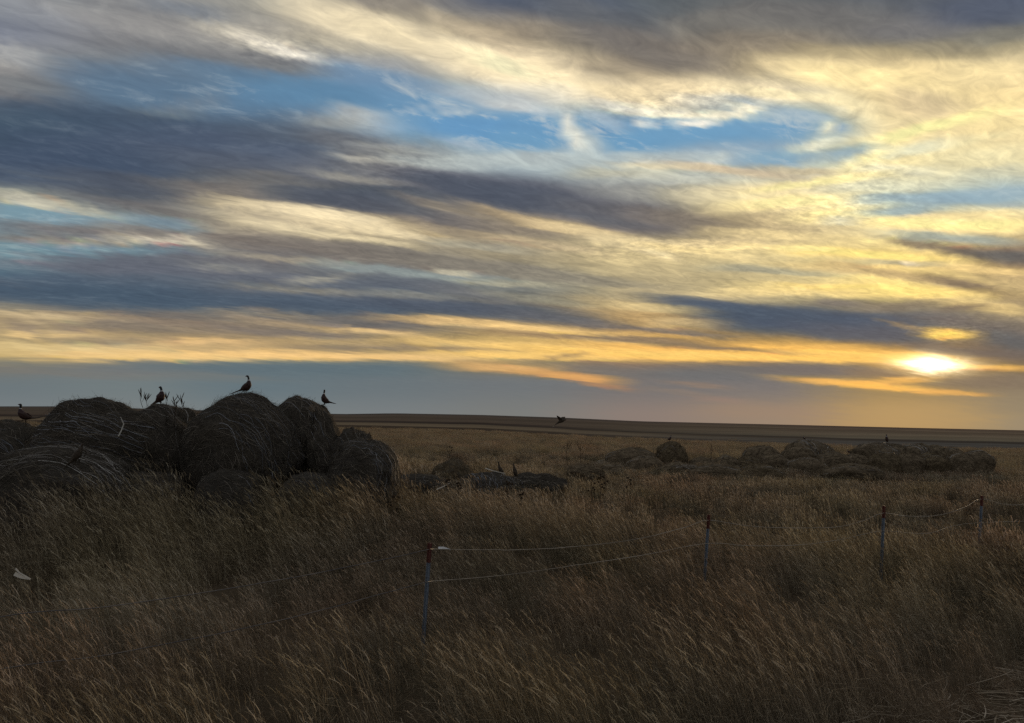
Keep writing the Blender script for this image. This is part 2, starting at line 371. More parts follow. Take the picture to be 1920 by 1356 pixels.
def build_sky():
    w = bpy.data.worlds.new('World'); sc.world = w; w.use_nodes = True
    w.node_tree.nodes.clear(); t = NT(w.node_tree)
    AZ0, AZ1, NCOL, VMAX, NV = -38.0, 38.0, 92, 42.0, 200
    tc = t.n('ShaderNodeTexCoord')
    sx = t.n('ShaderNodeSeparateXYZ'); t.l(tc.outputs['Generated'], sx.inputs[0])
    X, Y, Z = sx.outputs
    az = t.math('MULTIPLY', t.math('ARCTAN2', X, Y), 180 / math.pi)
    el = t.math('MULTIPLY', t.math('ARCSINE', Z), 180 / math.pi)
    elc = t.math('MAXIMUM', el, 0.0)
    azs = t.math('MINIMUM', t.math('MAXIMUM', az, -60.0), 60.0)
    v0 = t.math('MULTIPLY', elc, t.math('MULTIPLY_ADD', azs, 0.01, 1.0))
    q = t.math('MULTIPLY', t.math('LOGARITHM', t.math('ADD', v0, 5.0), math.e), 11.0)   # layers crowd towards the horizon
    # cloud-sheet coordinates: the layer seen in perspective, turned so that x runs along the streaks
    zz = t.math('ADD', t.math('MAXIMUM', Z, 0.0), 0.10)
    gx_, gy_ = t.math('DIVIDE', X, zz), t.math('DIVIDE', Y, zz)
    cs_, sn_ = math.cos(R(STREAK)), math.sin(R(STREAK))
    al = t.math('ADD', t.math('MULTIPLY', gx_, sn_), t.math('MULTIPLY', gy_, cs_))
    ac = t.math('SUBTRACT', t.math('MULTIPLY', gx_, cs_), t.math('MULTIPLY', gy_, sn_))
    def sheet(ka, kc, off, scale, det, rough, dist):
        c = t.n('ShaderNodeCombineXYZ')
        t.l(t.math('MULTIPLY', al, ka), c.inputs[0]); t.l(t.math('MULTIPLY', ac, kc), c.inputs[1]); c.inputs[2].default_value = off
        return t.noise(c.outputs[0], scale, det, rough, dist)
    wn = sheet(1.1, 2.3, 0.0, 1.7, 9, 0.58, 0.8)
    ws = t.n('ShaderNodeSeparateColor'); t.l(wn.outputs['Color'], ws.inputs[0])
    du = t.math('MULTIPLY', t.math('SUBTRACT', ws.outputs[0], 0.5), WARP_U)
    dv = t.math('MULTIPLY', t.math('MULTIPLY', t.math('SUBTRACT', ws.outputs[1], 0.5), WARP_V), t.math('MULTIPLY_ADD', t.math('MINIMUM', t.math('MULTIPLY', elc, 0.06), 1.0), 0.78, 0.22))
    step = (AZ1 - AZ0) / (NCOL - 1)
    u = t.math('DIVIDE', t.math('SUBTRACT', t.math('ADD', az, du), AZ0), step)
    v = t.math('DIVIDE', t.math('ADD', v0, dv), VMAX, clamp=True)
    vv = t.n('ShaderNodeCombineXYZ')
    for i in range(3): t.l(v, vv.inputs[i])
    # lookup columns
    azg = AZ0 + step * np.arange(NCOL)
    vg = np.linspace(0, 1, NV)
    A, V = np.meshgrid(azg, vg * VMAX, indexing='ij')
    E = V / (1 + 0.01 * A)
    E = np.clip(E, 0.0, 60)
    a, e = np.radians(A), np.radians(E)
    D = np.stack([np.sin(a) * np.cos(e), np.cos(a) * np.cos(e), np.sin(e)], -1)
    CT = np.array(CAMROT.transposed())
    L = D @ CT.T
    PX = 960 + FOC * L[..., 0] / -L[..., 2]; PY = 678 - FOC * L[..., 1] / -L[..., 2]
    C = lin(paint(PX, PY))
    out = None
    for i in range(NCOL):
        cv = t.n('ShaderNodeRGBCurve')
        cv.mapping.extend = 'HORIZONTAL'
        for ch in range(3):
            crv = cv.mapping.curves[ch]
            crv.points[0].location = (0, float(C[i, 0, ch])); crv.points[1].location = (1, float(C[i, -1, ch]))
            for k in range(1, NV - 1):
                crv.points.new(float(vg[k]), float(C[i, k, ch]))
        cv.mapping.update()
        t.l(vv.outputs[0], cv.inputs['Color'])
        if out is None: out = cv.outputs[0]
        else:
            f = t.math('SUBTRACT', u, float(i - 1), clamp=True)
            out = t.mix(f, out, cv.outputs[0])
    # fine wisps: brighter-warmer / darker-cooler streaks
    s1 = sheet(1.15, 2.8, 1.1, 2.1, 10, 0.60, 1.4).outputs[0]
    s2 = sheet(2.2, 3.8, 4.7, 4.0, 8, 0.62, 1.5).outputs[0]
    rp = sheet(3.0, 4.4, 9.7, 8.0, 5, 0.58, 0.35).outputs[0]
    sepc = t.n('ShaderNodeSeparateColor'); t.l(out, sepc.inputs[0])
    warm = t.math('MULTIPLY_ADD', t.math('SUBTRACT', sepc.outputs[0], sepc.outputs[2]), 3.0, 0.75, clamp=True)
    haz = t.math('MULTIPLY_ADD', t.math('SUBTRACT', elc, 2.0), 0.16, 0.12, clamp=True)
    amp = t.math('MULTIPLY', t.math('MULTIPLY_ADD', warm, 0.75, 0.25), haz)
    s = t.math('ADD', t.math('MULTIPLY', t.math('SUBTRACT', s1, 0.5), DET1), t.math('MULTIPLY', t.math('SUBTRACT', s2, 0.5), DET2))
    s = t.math('MULTIPLY', s, amp)
    # thin white cirrus drawn across the open blue
    cool = t.math('MULTIPLY_ADD', t.math('SUBTRACT', sepc.outputs[2], sepc.outputs[0]), 4.0, -0.25, clamp=True)
    veil = t.math('MULTIPLY', t.math('SUBTRACT', t.math('ADD', t.math('MULTIPLY', s1, 0.6), t.math('MULTIPLY', s2, 0.4)), 0.515), 6.0, clamp=True)
    wisp = t.math('MULTIPLY', t.math('MULTIPLY', veil, 0.7), cool, clamp=True)
    out = t.mix(wisp, out, (0.56, 0.58, 0.55))
    mask = None
    for mx_, my_, ra_, rb_, k_ in ((1280, 192, 7.5, 1.1, 1.0), (510, 88, 5.0, 1.0, 1.0), (1560, 395, 5.5, 1.3, .8), (1240, 465, 7.0, .9, .8), (1640, 320, 3.0, 1.3, .7), (740, 310, 5.0, 1.6, .6), (230, 450, 6.0, .5, .35), (1800, 620, 3.5, .9, .7)):
        dd_ = ray(mx_, my_).normalized(); a_, e_ = math.degrees(math.atan2(dd_.x, dd_.y)), math.degrees(math.asin(dd_.z))
        x2 = t.math('POWER', t.math('DIVIDE', t.math('SUBTRACT', az, a_), ra_), 2.0); y2 = t.math('POWER', t.math('DIVIDE', t.math('SUBTRACT', el, e_), rb_), 2.0)
        g_ = t.math('MULTIPLY', t.math('EXPONENT', t.math('MULTIPLY', t.math('ADD', x2, y2), -1.0)), k_)
        mask = g_ if mask is None else t.math('ADD', mask, g_)
    s = t.math('ADD', s, t.math('MULTIPLY', mask, t.math('MULTIPLY', t.math('SUBTRACT', rp, 0.5), 2.0)))
    gain = t.n('ShaderNodeCombineXYZ')
    for i, k in enumerate((1.04, 1.0, 0.86)):
        t.l(t.math('EXPONENT', t.math('MULTIPLY', s, k)), gain.inputs[i])
    col = t.mix(1.0, out, gain.outputs[0], 'MULTIPLY')
    # sun glow in its gap of cloud
    sdir = ray(1748, 683).normalized()
    saz, sel = math.degrees(math.atan2(sdir.x, sdir.y)), math.degrees(math.asin(sdir.z))
    da = t.math('ADD', t.math('SUBTRACT', az, saz), t.math('MULTIPLY', t.math('SUBTRACT', ws.outputs[2], 0.5), 1.6)); de = t.math('ADD', t.math('SUBTRACT', el, sel), t.math('MULTIPLY', t.math('SUBTRACT', s1, 0.5), 0.75))
    de2 = t.math('ADD', de, t.math('MULTIPLY', da, 0.05))
    def blob(ra, rb, p, kk):
        d2 = t.math('ADD', t.math('POWER', t.math('ABSOLUTE', t.math('DIVIDE', da, ra)), p), t.math('POWER', t.math('ABSOLUTE', t.math('DIVIDE', de2, rb)), p))
        return t.math('MULTIPLY', t.math('EXPONENT', t.math('MULTIPLY', d2, -1.0)), kk)
    def add(col, b, rgb):
        c = t.n('ShaderNodeCombineXYZ')
        for i in range(3): t.l(t.math('MULTIPLY', b, rgb[i]), c.inputs[i])
        return t.mix(1.0, col, c.outputs[0], 'ADD')
    col = add(col, blob(1.15, 0.37, 1.45, 5.0), (1.0, 0.86, 0.55))
    col = add(col, blob(2.1, 0.55, 1.4, 0.45), (1.0, 0.60, 0.13))
    col = add(col, blob(9.0, 5.0, 1.3, 0.010), (1.0, 0.62, 0.18))
    # the rest of the dome: plain broken cloud
    gn = t.noise(tc.outputs['Generated'], 3.0, 5, 0.6, 0.5)
    rest = t.ramp(gn.outputs[0], [(0.35, REST_A), (0.65, REST_B)])
    side = t.math('MULTIPLY', t.math('SUBTRACT', t.math('ABSOLUTE', az), 40.0), 0.10, clamp=True)
    up = t.math('MULTIPLY', t.math('SUBTRACT', el, 31.0), 0.10, clamp=True)
    col = t.mix(t.math('MAXIMUM', side, up), col, rest)
    bg = t.n('ShaderNodeBackground'); bg.inputs['Strength'].default_value = 1.0
    t.l(col, bg.inputs['Color'])
    sky = t.n('ShaderNodeTexSky'); sky.sky_type = 'NISHITA'; sky.sun_disc = False
    sky.sun_elevation = R(sel); sky.sun_rotation = R(saz)
    bg2 = t.n('ShaderNodeBackground'); bg2.inputs['Strength'].default_value = 0.0008
    t.l(sky.outputs[0], bg2.inputs['Color'])
    ad = t.n('ShaderNodeAddShader'); t.l(bg.outputs[0], ad.inputs[0]); t.l(bg2.outputs[0], ad.inputs[1])
    o = t.n('ShaderNodeOutputWorld'); t.l(ad.outputs[0], o.inputs[0])
    w.cycles.sampling_method = 'MANUAL'; w.cycles.sample_map_resolution = 512
    ld = bpy.data.lights.new('sun', 'SUN'); ld.energy = SUN_E; ld.angle = R(2.5); ld.color = (1.0, 0.72, 0.42)
    lo = bpy.data.objects.new('sun', ld); COL.objects.link(lo)
    lo.rotation_euler = (-sdir).to_track_quat('-Z', 'Y').to_euler()
    lo.location = (0, 0, 30)


STREAK = 58.0
WARP_U, WARP_V, DET1, DET2 = 2.8, 1.35, 0.95, 0.95
REST_A, REST_B = (0.20, 0.225, 0.27), (0.36, 0.37, 0.40)
SUN_E = 1.3
build_sky()
# ------------------------------------------------------------------ ground, fields and far hill: one sheet
SKYL = [(-700, 764), (0, 762), (120, 762), (370, 769), (640, 776.5), (740, 775), (900, 778), (1050, 783), (1200, 790), (1500, 797), (1700, 802), (1920, 807), (2600, 822)]
B1PX = [(-700, 788), (0, 796), (640, 804), (900, 811), (1060, 821), (1200, 828), (1400, 836), (1600, 843), (1920, 849), (2600, 870)]


def interp(tab, x):
    return float(np.interp(x, [a for a, b in tab], [b for a, b in tab]))


def elev_at(az, tab):
    """elevation angle (rad) of the curve tab, read in photo pixels, at world azimuth az"""
    lo, hi = R(-12), R(8)
    for _ in range(30):
        mid = (lo + hi) / 2
        px, py = to_px(math.sin(az) * 1000 * math.cos(mid), math.cos(az) * 1000 * math.cos(mid), 2.5 + 1000 * math.sin(mid))
        if py > interp(tab, px): lo = mid
        else: hi = mid
    return (lo + hi) / 2


RIDGE = 950.0
_AZT = np.radians(np.linspace(-60, 60, 121))
_A1 = np.array([elev_at(max(min(a, R(42)), R(-42)), B1PX) for a in _AZT])
_A2 = np.array([elev_at(max(min(a, R(42)), R(-42)), SKYL) for a in _AZT])


def sstep(a, b, x):
    t = min(max((x - a) / (b - a), 0), 1)
    return t * t * (3 - 2 * t)


def near_z(x, y):
    z = 0.10 * mnoise.noise(Vector((x * 0.12, y * 0.12, 3.0)))
    z += 0.50 * sstep(9, 13, y) * (1 - sstep(-1, 4, x)) * (1 - sstep(25, 40, y))
    return z


def ground_z(x, y):
    r = math.hypot(x, y)
    az = math.atan2(x, y)
    if abs(az) > R(75): return near_z(x, y)
    a1 = float(np.interp(az, _AZT, _A1)); a2 = float(np.interp(az, _AZT, _A2))
    r1 = 2.5 / math.tan(-a1)
    if r <= r1: return near_z(x, y) * (1 - sstep(r1 * 0.5, r1, r))
    if r <= RIDGE:
        t = math.log(r / r1) / math.log(RIDGE / r1)
        return 2.5 + r * math.tan(a1 + (a2 - a1) * t)
    zr = 2.5 + RIDGE * math.tan(a2)
    return zr - 45 * sstep(RIDGE, 2200, r)


C_NEAR = np.array((0.085, 0.062, 0.038))


def field_col(x, y):
    r = math.hypot(x, y); az = math.atan2(x, y)
    a1 = float(np.interp(az, _AZT, _A1)); a2 = float(np.interp(az, _AZT, _A2))
    r1 = 2.5 / math.tan(-a1)
    if r <= r1 * 1.0: return C_NEAR
    t = math.log(r / r1) / math.log(RIDGE / r1)
    wob = 0.02 * mnoise.noise(Vector((az * 22, 0.3, r * 0.002)))
    f = sstep(-0.05, 0.5, az)                     # left of the frame .. right of the frame
    BL = [(0.0, (.11, .085, .05)), (.04, (.070, .052, .036)), (.24, (.085, .062, .042)), (.28, (.21, .158, .098)), (.42, (.18, .135, .085)), (.45, (.065, .050, .038)),
          (.54, (.07, .052, .04)), (.58, (.135, .10, .07)), (.80, (.115, .088, .062)), (.86, (.14, .105, .075)), (1.0, (.10, .085, .07))]
    BR = [(0.0, (.13, .10, .06)), (.06, (.115, .102, .085)), (.36, (.125, .112, .092)), (.41, (.075, .06, .045)), (.46, (.08, .065, .05)), (.50, (.22, .18, .12)),
          (.62, (.20, .155, .10)), (.66, (.24, .185, .12)), (.82, (.16, .115, .075)), (.86, (.21, .155, .10)), (1.0, (.15, .10, .07))]
    def look(B, tt):
        return np.array([np.interp(tt, [p for p, c in B], [c[k] for p, c in B]) for k in range(3)])
    c = look(BL, t + wob) * (1 - f) + look(BR, t + wob) * f
    c = c * (1 + 0.36 * mnoise.noise(Vector((az * 9, math.log(max(r, 1)) * 60, 1.7))))
    return c


def build_ground():
    radii = [0.01, 1, 2, 3] + list(np.geomspace(4, 75, 70)) + list(np.geomspace(76, 960, 190)) + [1000, 1150, 1400, 1800, 2300, 4000, 9000]
    azs = np.concatenate([np.radians(np.arange(-180, -44, 4)), np.radians(np.linspace(-44, 44, 221)), np.radians(np.arange(48, 180, 4))])
    na = len(azs); vs = []; cs = []
    for r in radii:
        for a in azs:
            x, y = r * math.sin(a), r * math.cos(a)
            vs.append((x, y, ground_z(x, y)))
            cs.append((*field_col(x, y), 1) if abs(a) < R(75) and r > 60 else (*C_NEAR, 1))
    fs = []
    for i in range(len(radii) - 1):
        for j in range(na):
            k = (j + 1) % na
            fs.append((i * na + j, i * na + k, (i + 1) * na + k, (i + 1) * na + j))
    def gc(t):
        a = t.n('ShaderNodeAttribute', attribute_name='crop')
        g = t.n('ShaderNodeNewGeometry')
        n = t.noise(g.outputs['Position'], 1.7, 6, 0.7)
        n2 = t.noise(g.outputs['Position'], 0.06, 5, 0.65)
        k = t.math('MULTIPLY', t.math('MULTIPLY_ADD', n.outputs[0], 0.8, 0.6), t.math('MULTIPLY_ADD', n2.outputs[0], 0.5, 0.75))
        c = t.n('ShaderNodeCombineXYZ')
        for i in range(3): t.l(k, c.inputs[i])
        return t.mix(1.0, a.outputs['Color'], c.outputs[0], 'MULTIPLY')
    m = principled('soil_and_stubble', gc, 1.0, 0.0)
    o = mesh_obj('ground', vs, fs, m, smooth=True)
    ca = o.data.color_attributes.new('crop', 'FLOAT_COLOR', 'POINT')
    ca.data.foreach_set('color', np.array(cs, np.float32).ravel())
    tag(o, 'open prairie field rising to a low bare ridge', kind='structure')


build_ground()

# ------------------------------------------------------------------ hay bales
M_straw_brown = leafy('brown_straw', straw_tint([(0, (0.045, 0.033, 0.022)), (0.5, (0.12, 0.09, 0.055)), (1, (0.34, 0.27, 0.18))]), 0.3)
FOOT = []      # footprints where no grass grows


class Strands:
    def __init__(s): s.v = []; s.f = []; s.t = []
    def ribbon(s, pts, w, nrm, tint):
        b = len(s.v); n = len(pts)
        for i, p in enumerate(pts):
            d = (pts[min(i + 1, n - 1)] - pts[max(i - 1, 0)])
            side = d.cross(nrm[i] if isinstance(nrm, list) else nrm)
            side = side.normalized() * w * 0.5 * (1 - 0.6 * (i / (n - 1)) ** 2) if side.length > 1e-9 else Vector((w * .5, 0, 0))
            s.v += [p - side, p + side]; s.t += [tint, tint]
        for i in range(n - 1):
            s.f.append((b + 2 * i, b + 2 * i + 1, b + 2 * i + 3, b + 2 * i + 2))
    def tube(s, pts, radii, tint=0.5, k=5):
        b = len(s.v); n = len(pts)
        ref = Vector((0.13, 0.2, 0.97))
        for i, p in enumerate(pts):
            d = (pts[min(i + 1, n - 1)] - pts[max(i - 1, 0)]).normalized()
            u = d.cross(ref)
            u = (u if u.length > 1e-3 else d.cross(Vector((1, 0, 0)))).normalized(); w = d.cross(u)
            rr = radii[i] if isinstance(radii, (list, tuple)) else radii
            tt = tint[i] if isinstance(tint, (list, tuple)) else tint
            for j in range(k):
                a = 2 * math.pi * j / k
                s.v.append(p + u * rr * math.cos(a) + w * rr * math.sin(a)); s.t.append(tt)
        for i in range(n - 1):
            for j in range(k):
                s.f.append((b + i * k + j, b + i * k + (j + 1) % k, b + (i + 1) * k + (j + 1) % k, b + (i + 1) * k + j))
        s.f.append(tuple(b + j for j in range(k))); s.f.append(tuple(b + (n - 1) * k + j for j in reversed(range(k))))
    def build(s, name, mat, parent=None, smooth=False, loc=None):
        return mesh_obj(name, s.v, s.f, mat, parent, smooth, {'tint': s.t}, loc)


def make_bale(cx, top, depth, w, h, ln, axis=(0.0, 1.0, 0.0), seed=0, straw=700, net=50, label='', group='', mat=None,
              lump=0.12, tilt=0.0, pw=2.6, base=None, name='hay_bale', cat='hay bale', netlab=None, foot=True, netmat=None):
    """w across the view, h tall, ln along the view; axis = direction the cylinder lies in"""
    P = at(cx, top, depth)
    zc = P.z - h / 2 * 0.97
    root = empty(name, (P.x, depth, zc - h / 2))
    tag(root, label, cat, group)
    rd = random.Random(seed)
    ax = Vector(axis).normalized()
    e1 = ax.orthogonal().normalized(); e2 = ax.cross(e1)
    off = Vector((seed * 3.1, seed * 1.7, 5.0))
    S = Vector((w / 2, ln / 2, h / 2))
    tl = Matrix.Rotation(tilt, 3, 'Y')
    def surf(d, lift=0.0):
        a = d.dot(ax); rr = (d - ax * a)
        rho = rr.length
        k = 1 / ((rho ** pw + abs(a) ** pw) ** (1 / pw))
        p = d * k
        nz = mnoise.fractal(p * 1.3 + off, 0.8, 2.2, 4) * lump * 1.2 + mnoise.noise(p * 5.5 + off) * lump * 0.28
        q = p * (1 + nz) * (1 + lift)
        q = Vector((q.x * S.x, q.y * S.y, q.z * S.z))
        # slump: belly spreads towards the bottom
        f = 1 + 0.10 * max(0.0, -q.z / S.z)
        q.x *= f; q.y *= f
        q = tl @ q
        q.z += h / 2
        return q
    nu, nv = (56, 34) if straw > 300 else (28, 18)
    vs, fs = [], []
    for i in range(nv + 1):
        th = math.pi * i / nv
        for j in range(nu):
            ph = 2 * math.pi * j / nu
            vs.append(surf(Vector((math.sin(th) * math.cos(ph), math.sin(th) * math.sin(ph), math.cos(th)))))
    for i in range(nv):
        for j in range(nu):
            k = (j + 1) % nu
            fs.append((i * nu + j, (i + 1) * nu + j, (i + 1) * nu + k, i * nu + k))
    # settle the bale so that its crown stands at the height asked for
    pyt = min(to_px(root.location.x + v.x, root.location.y + v.y, root.location.z + v.z)[1] for v in vs)
    root.location.z -= (top - pyt) / FOC * depth
    body = mesh_obj('hay_body', vs, fs, mat or M_hay, root, smooth=True)
    # threads of wrap
    st = Strands()
    wsc = max(0.006, depth * 0.00045)
    for _ in range(net):
        a0 = rd.uniform(-0.72, 0.72) * (0.9 if rd.random() < .7 else 1); ph = rd.uniform(0, 6.28); span = rd.uniform(0.4, 1.7)
        n = 12; pts = []; nm = []
        drift = rd.uniform(-0.16, 0.16)
        for i in range(n):
            f = i / (n - 1); aa = a0 + drift * f + 0.03 * math.sin(f * 9 + ph)
            p_ = ph + span * f
            rr = math.sqrt(max(0.02, 1 - min(aa * aa, .98)))
            d = (ax * aa + (e1 * math.cos(p_) + e2 * math.sin(p_)) * rr).normalized()
            pts.append(surf(d, 0.012)); nm.append(d)
        st.ribbon(pts, wsc * rd.uniform(.6, 1.3), nm, rd.random() ** 1.5)
    if net:
        nw = st.build('net_wrap', netmat or M_net, root); nw['kind'] = 'stuff'
        if netlab: nw['label'] = netlab
    ss = Strands()
    for _ in range(int(straw * 1.7)):
        z = rd.uniform(-0.35, 1); ph = rd.uniform(0, 6.28); r_ = math.sqrt(1 - z * z)
        d = Vector((r_ * math.cos(ph), r_ * math.sin(ph), z))
        circ = ax.cross(d)
        circ = circ.normalized() if circ.length > .05 else Vector((1, 0, 0))
        dirn = (circ + Vector((rd.gauss(0, .5), rd.gauss(0, .5), rd.gauss(0, .5)))).normalized()
        L = rd.uniform(0.12, 0.42) ; n = 5; pts = []; nm = []
        out = rd.uniform(0, 0.02); lift = rd.uniform(0.0, 0.11) if rd.random() < .5 else 0.006
        curl = rd.gauss(0, .5)
        for i in range(n):
            f = i / (n - 1)
            dd = (d + dirn * L * f + dirn.cross(d) * curl * L * f * f).normalized()
            pts.append(surf(dd, 0.006 + out + lift * f * f)); nm.append(dd)
        ss.ribbon(pts, wsc * rd.uniform(.5, 1.1), nm, min(1, abs(rd.gauss(.35, .28))))
    if straw:
        lo = ss.build('loose_straw', M_straw if depth < 25 else M_straw_brown, root); lo['kind'] = 'stuff'
    if foot: FOOT.append((P.x, depth, max(w, ln) * 0.45))
    return root


M_hay_tan = principled('loose_tan_hay', lambda t: t.ramp(t.noise(None, 9, 6, 0.7, 1.0).outputs[0], [(0.3, (0.06, 0.044, 0.026)), (0.55, (0.15, 0.112, 0.066)), (0.75, (0.25, 0.195, 0.12))]), 1.0, 0.0, hay_bump)
NEAR_G, FAR_G, LOW_G = 'round hay bales heaped in the near pile', 'round hay bales in the far row', 'lower bales under the near pile'
nb = lambda *a, **k: make_bale(*a, group=NEAR_G, **k)
# (centre px, top py, depth, width, height, length)
nb(14, 786, 15.8, 2.3, 1.85, 1.7, (0.3, 1, 0.1), 1, 700, 50, label='big dark bale cut by the left edge, under the walking rooster')
nb(200, 744, 15.0, 2.65, 2.0, 1.7, (0.25, 0.3, 1), 2, 1100, 95, label='widest dark bale with streaky twine, left of the bird among weeds', tilt=0.12, pw=2.5)
nb(308, 757, 15.3, 1.70, 2.0, 1.6, (0.35, 1, 0.05), 3, 700, 60, label='bale with dry weeds on top and a bird standing on it', tilt=0.30, netlab='pale grey torn net wrap on the right shoulder', netmat=M_net_pale, pw=2.5)
nb(458, 736, 14.8, 2.12, 2.15, 1.6, (0.5, 1, 0.35), 4, 1200, 80, label='tallest hairy bale at the top of the near pile', tilt=-0.06, lump=.09, pw=2.3)
nb(563, 741, 15.8, 1.35, 2.0, 1.4, (0.3, 1, 0.1), 5, 700, 60, label='narrow dark bale right of the tallest one', tilt=0.04, lump=.08, pw=2.5)
nb(618, 768, 15.5, 0.80, 1.75, 1.1, (0.8, .4, 0.5), 15, 500, 40, label='slumped brown chunk of bale with a bird perched on its edge', tilt=-0.20, lump=.13, pw=2.8)
nb(652, 800, 15.3, 0.95, 1.5, 1.1, (0.6, .6, 0.4), 16, 500, 30, label='ragged slab of hay sloping down between the perched bird and the small grey bale', tilt=0.35, lump=.16, pw=2.0)
nb(684, 821, 14.6, 1.35, 1.45, 1.4, (0.2, 1, 0.1), 6, 700, 80, label='small grey wrapped bale at the right foot of the near pile', tilt=0.25, pw=2.3, netlab='knot of pale twine at the top')
nb(118, 833, 13.4, 2.75, 1.7, 1.7, (0.15, 1, 0.15), 7, 900, 200, label='collapsed bale in pale grey net wrap at the front left', tilt=-0.06, netlab='pale grey sagging net wrap', netmat=M_net_pale, lump=.10, pw=2.1)
lb = lambda *a, **k: make_bale(*a, group=LOW_G, **k)
lb(285, 884, 13.8, 1.15, 1.15, 1.3, (0.2, 1, 0), 8, 350, 26, label='low brown bale sunk in grass below the widest bale')
lb(436, 879, 13.9, 1.20, 1.20, 1.3, (0.1, 1, 0), 9, 400, 30, label='low rounded bale sunk in grass below the tallest bale')
lb(585, 884, 13.9, 1.15, 1.15, 1.2, (0.2, 1, 0), 10, 350, 30, label='low bale sunk in grass below the narrow dark bale')
lb(15, 868, 14.6, 1.6, 1.2, 1.2, (0.2, 1, 0), 11, 350, 40, label='low bale behind the net-wrapped one at the left edge')
# low remains in the gap
make_bale(852, 858, 21, 1.15, 1.35, 1.1, (0.2, 1, 0.3), 12, 600, 0, label='small loose mound of brown hay in the grass between the piles', group='loose hay heaps', mat=M_hay_tan, lump=.12, pw=2.2, name='hay_heap', cat='hay heap')
make_bale(925, 884, 20, 1.7, 0.9, 1.2, (1, .3, 0), 13, 350, 90, label='flattened bale in torn pale wrap between the two piles', group='loose hay heaps', lump=.14, pw=2.0, name='hay_heap', cat='hay heap')
make_bale(1006, 885, 21, 1.6, 0.7, 0.9, (1, .3, 0), 14, 500, 0, label='dark ragged clump of rotted hay right of the torn wrap', group='loose hay heaps', lump=.22, pw=2.2, name='hay_heap', cat='hay heap')
make_bale(790, 888, 19, 1.8, 0.7, 0.9, (1, .3, 0), 44, 350, 10, label='low dark smear of rotted hay beside the near pile', group='loose hay heaps', lump=.12, pw=2.2, name='hay_heap', cat='hay heap')
fb = lambda cx, top, dp, w, *a, **k: make_bale(cx, top, dp, w * 1.12, *a, group=FAR_G, **{**dict(straw=230, net=18, mat=M_hay_mid, netmat=M_net_pale, lump=.12), **k})
D = 45
fb(1185, 838, D, 2.7, 1.6, 1.7, (0.3, 1, 0.2), 20, label='brown wide bale at the left end of the far row', lump=.1)
fb(1212, 853, D - 5, 1.85, 1.35, 1.5, (0.2, 1, 0.0), 21, label='smooth rounded bale in front of the left end of the far row')
fb(1258, 827, D, 1.75, 1.95, 1.7, (0.2, 1, 0.5), 22, label='pointed brown heap of a bale topped by a bird', mat=M_hay_tan, pw=1.5, lump=.14, straw=260)
fb(1140, 862, D, 1.6, .95, 1.4, (0.2, 1, 0.5), 45, label='low crumbled bale at the far left tip of the far row', pw=2.2, lump=.14)
fb(1318, 856, D, 1.6, 1.2, 1.5, (0.2, 1, 0.0), 23, label='blue grey bale right of the pointed heap')
fb(1362, 852, D, 1.5, 1.3, 1.5, (0.2, 1, 0.0), 24, label='taller blue grey bale second from the pointed heap')
fb(1403, 855, D, 1.3, 1.2, 1.5, (0.2, 1, 0.3), 25, label='crumbling tan bale left of the dome shaped one', mat=M_hay_tan, pw=2.4, lump=.13, straw=220)
fb(1429, 835, D + 2, 2.1, 1.75, 1.6, (0.2, 1, 0.0), 26, label='dome shaped bale behind the tan heap in the far row')
fb(1452, 849, D - 3, 1.6, 1.3, 1.5, (0.3, 1, 0.0), 27, label='grey weedy bale in front of the dome shaped one')
fb(1517, 823, D + 3, 2.7, 1.9, 1.8, (0.9, .5, 0.0), 28, label='large white wrapped bale with a bird sitting on it', net=120, netmat=M_net_pale, tilt=.08)
fb(1496, 836, D - 1, 1.75, 1.6, 1.5, (0.1, 1, 0.0), 29, label='dark bale end in front of the white wrapped bale')
fb(1512, 856, D - 5, 1.9, 1.15, 1.5, (0.1, 1, 0.0), 30, label='low weedy bale in front of the dark bale end')
fb(1562, 847, D - 2, 1.9, 1.4, 1.5, (0.1, 1, 0.0), 31, label='flat topped bale with a small bird behind its right end')
fb(1603, 850, D - 1, 1.6, 1.3, 1.5, (0.1, 1, 0.0), 32, label='low bale left of the one with the upright bird')
fb(1648, 829, D + 2, 2.75, 1.75, 1.8, (0.9, .5, 0.0), 33, label='long pale topped bale carrying the upright bird', net=100, netmat=M_net_pale, tilt=-.06)
fb(1660, 847, D - 4, 1.6, 1.3, 1.4, (0.1, 1, 0.0), 34, label='brown bale in front of the long pale topped one', mat=M_hay_tan, lump=.13)
fb(1716, 831, D + 2, 2.0, 1.7, 1.8, (0.9, .5, 0.0), 35, label='blue grey bale with a bright top edge', net=90, netmat=M_net_pale, tilt=-.10)
fb(1700, 850, D - 4, 1.5, 1.25, 1.4, (0.1, 1, 0.0), 36, label='small brown bale in front of the blue grey one')
fb(1757, 834, D + 2, 1.3, 1.6, 1.5, (0.1, 1, 0.0), 37, label='dark narrow bale right of the blue grey one')
fb(1746, 849, D - 4, 1.6, 1.25, 1.4, (0.1, 1, 0.2), 38, label='tan bale in front of the dark narrow one', mat=M_hay_tan, lump=.12)
fb(1786, 838, D + 2, 1.4, 1.5, 1.5, (0.1, 1, 0.0), 39, label='low dark bale next but one from the right end')
fb(1796, 848, D - 4, 1.4, 1.3, 1.4, (0.1, 1, 0.0), 41, label='brown bale in front near the right end of the far row', lump=.12)
fb(1828, 843, D - 1, 1.85, 1.5, 1.5, (0.1, 1, 0.0), 40, label='rounded bale closing the right end of the far row')

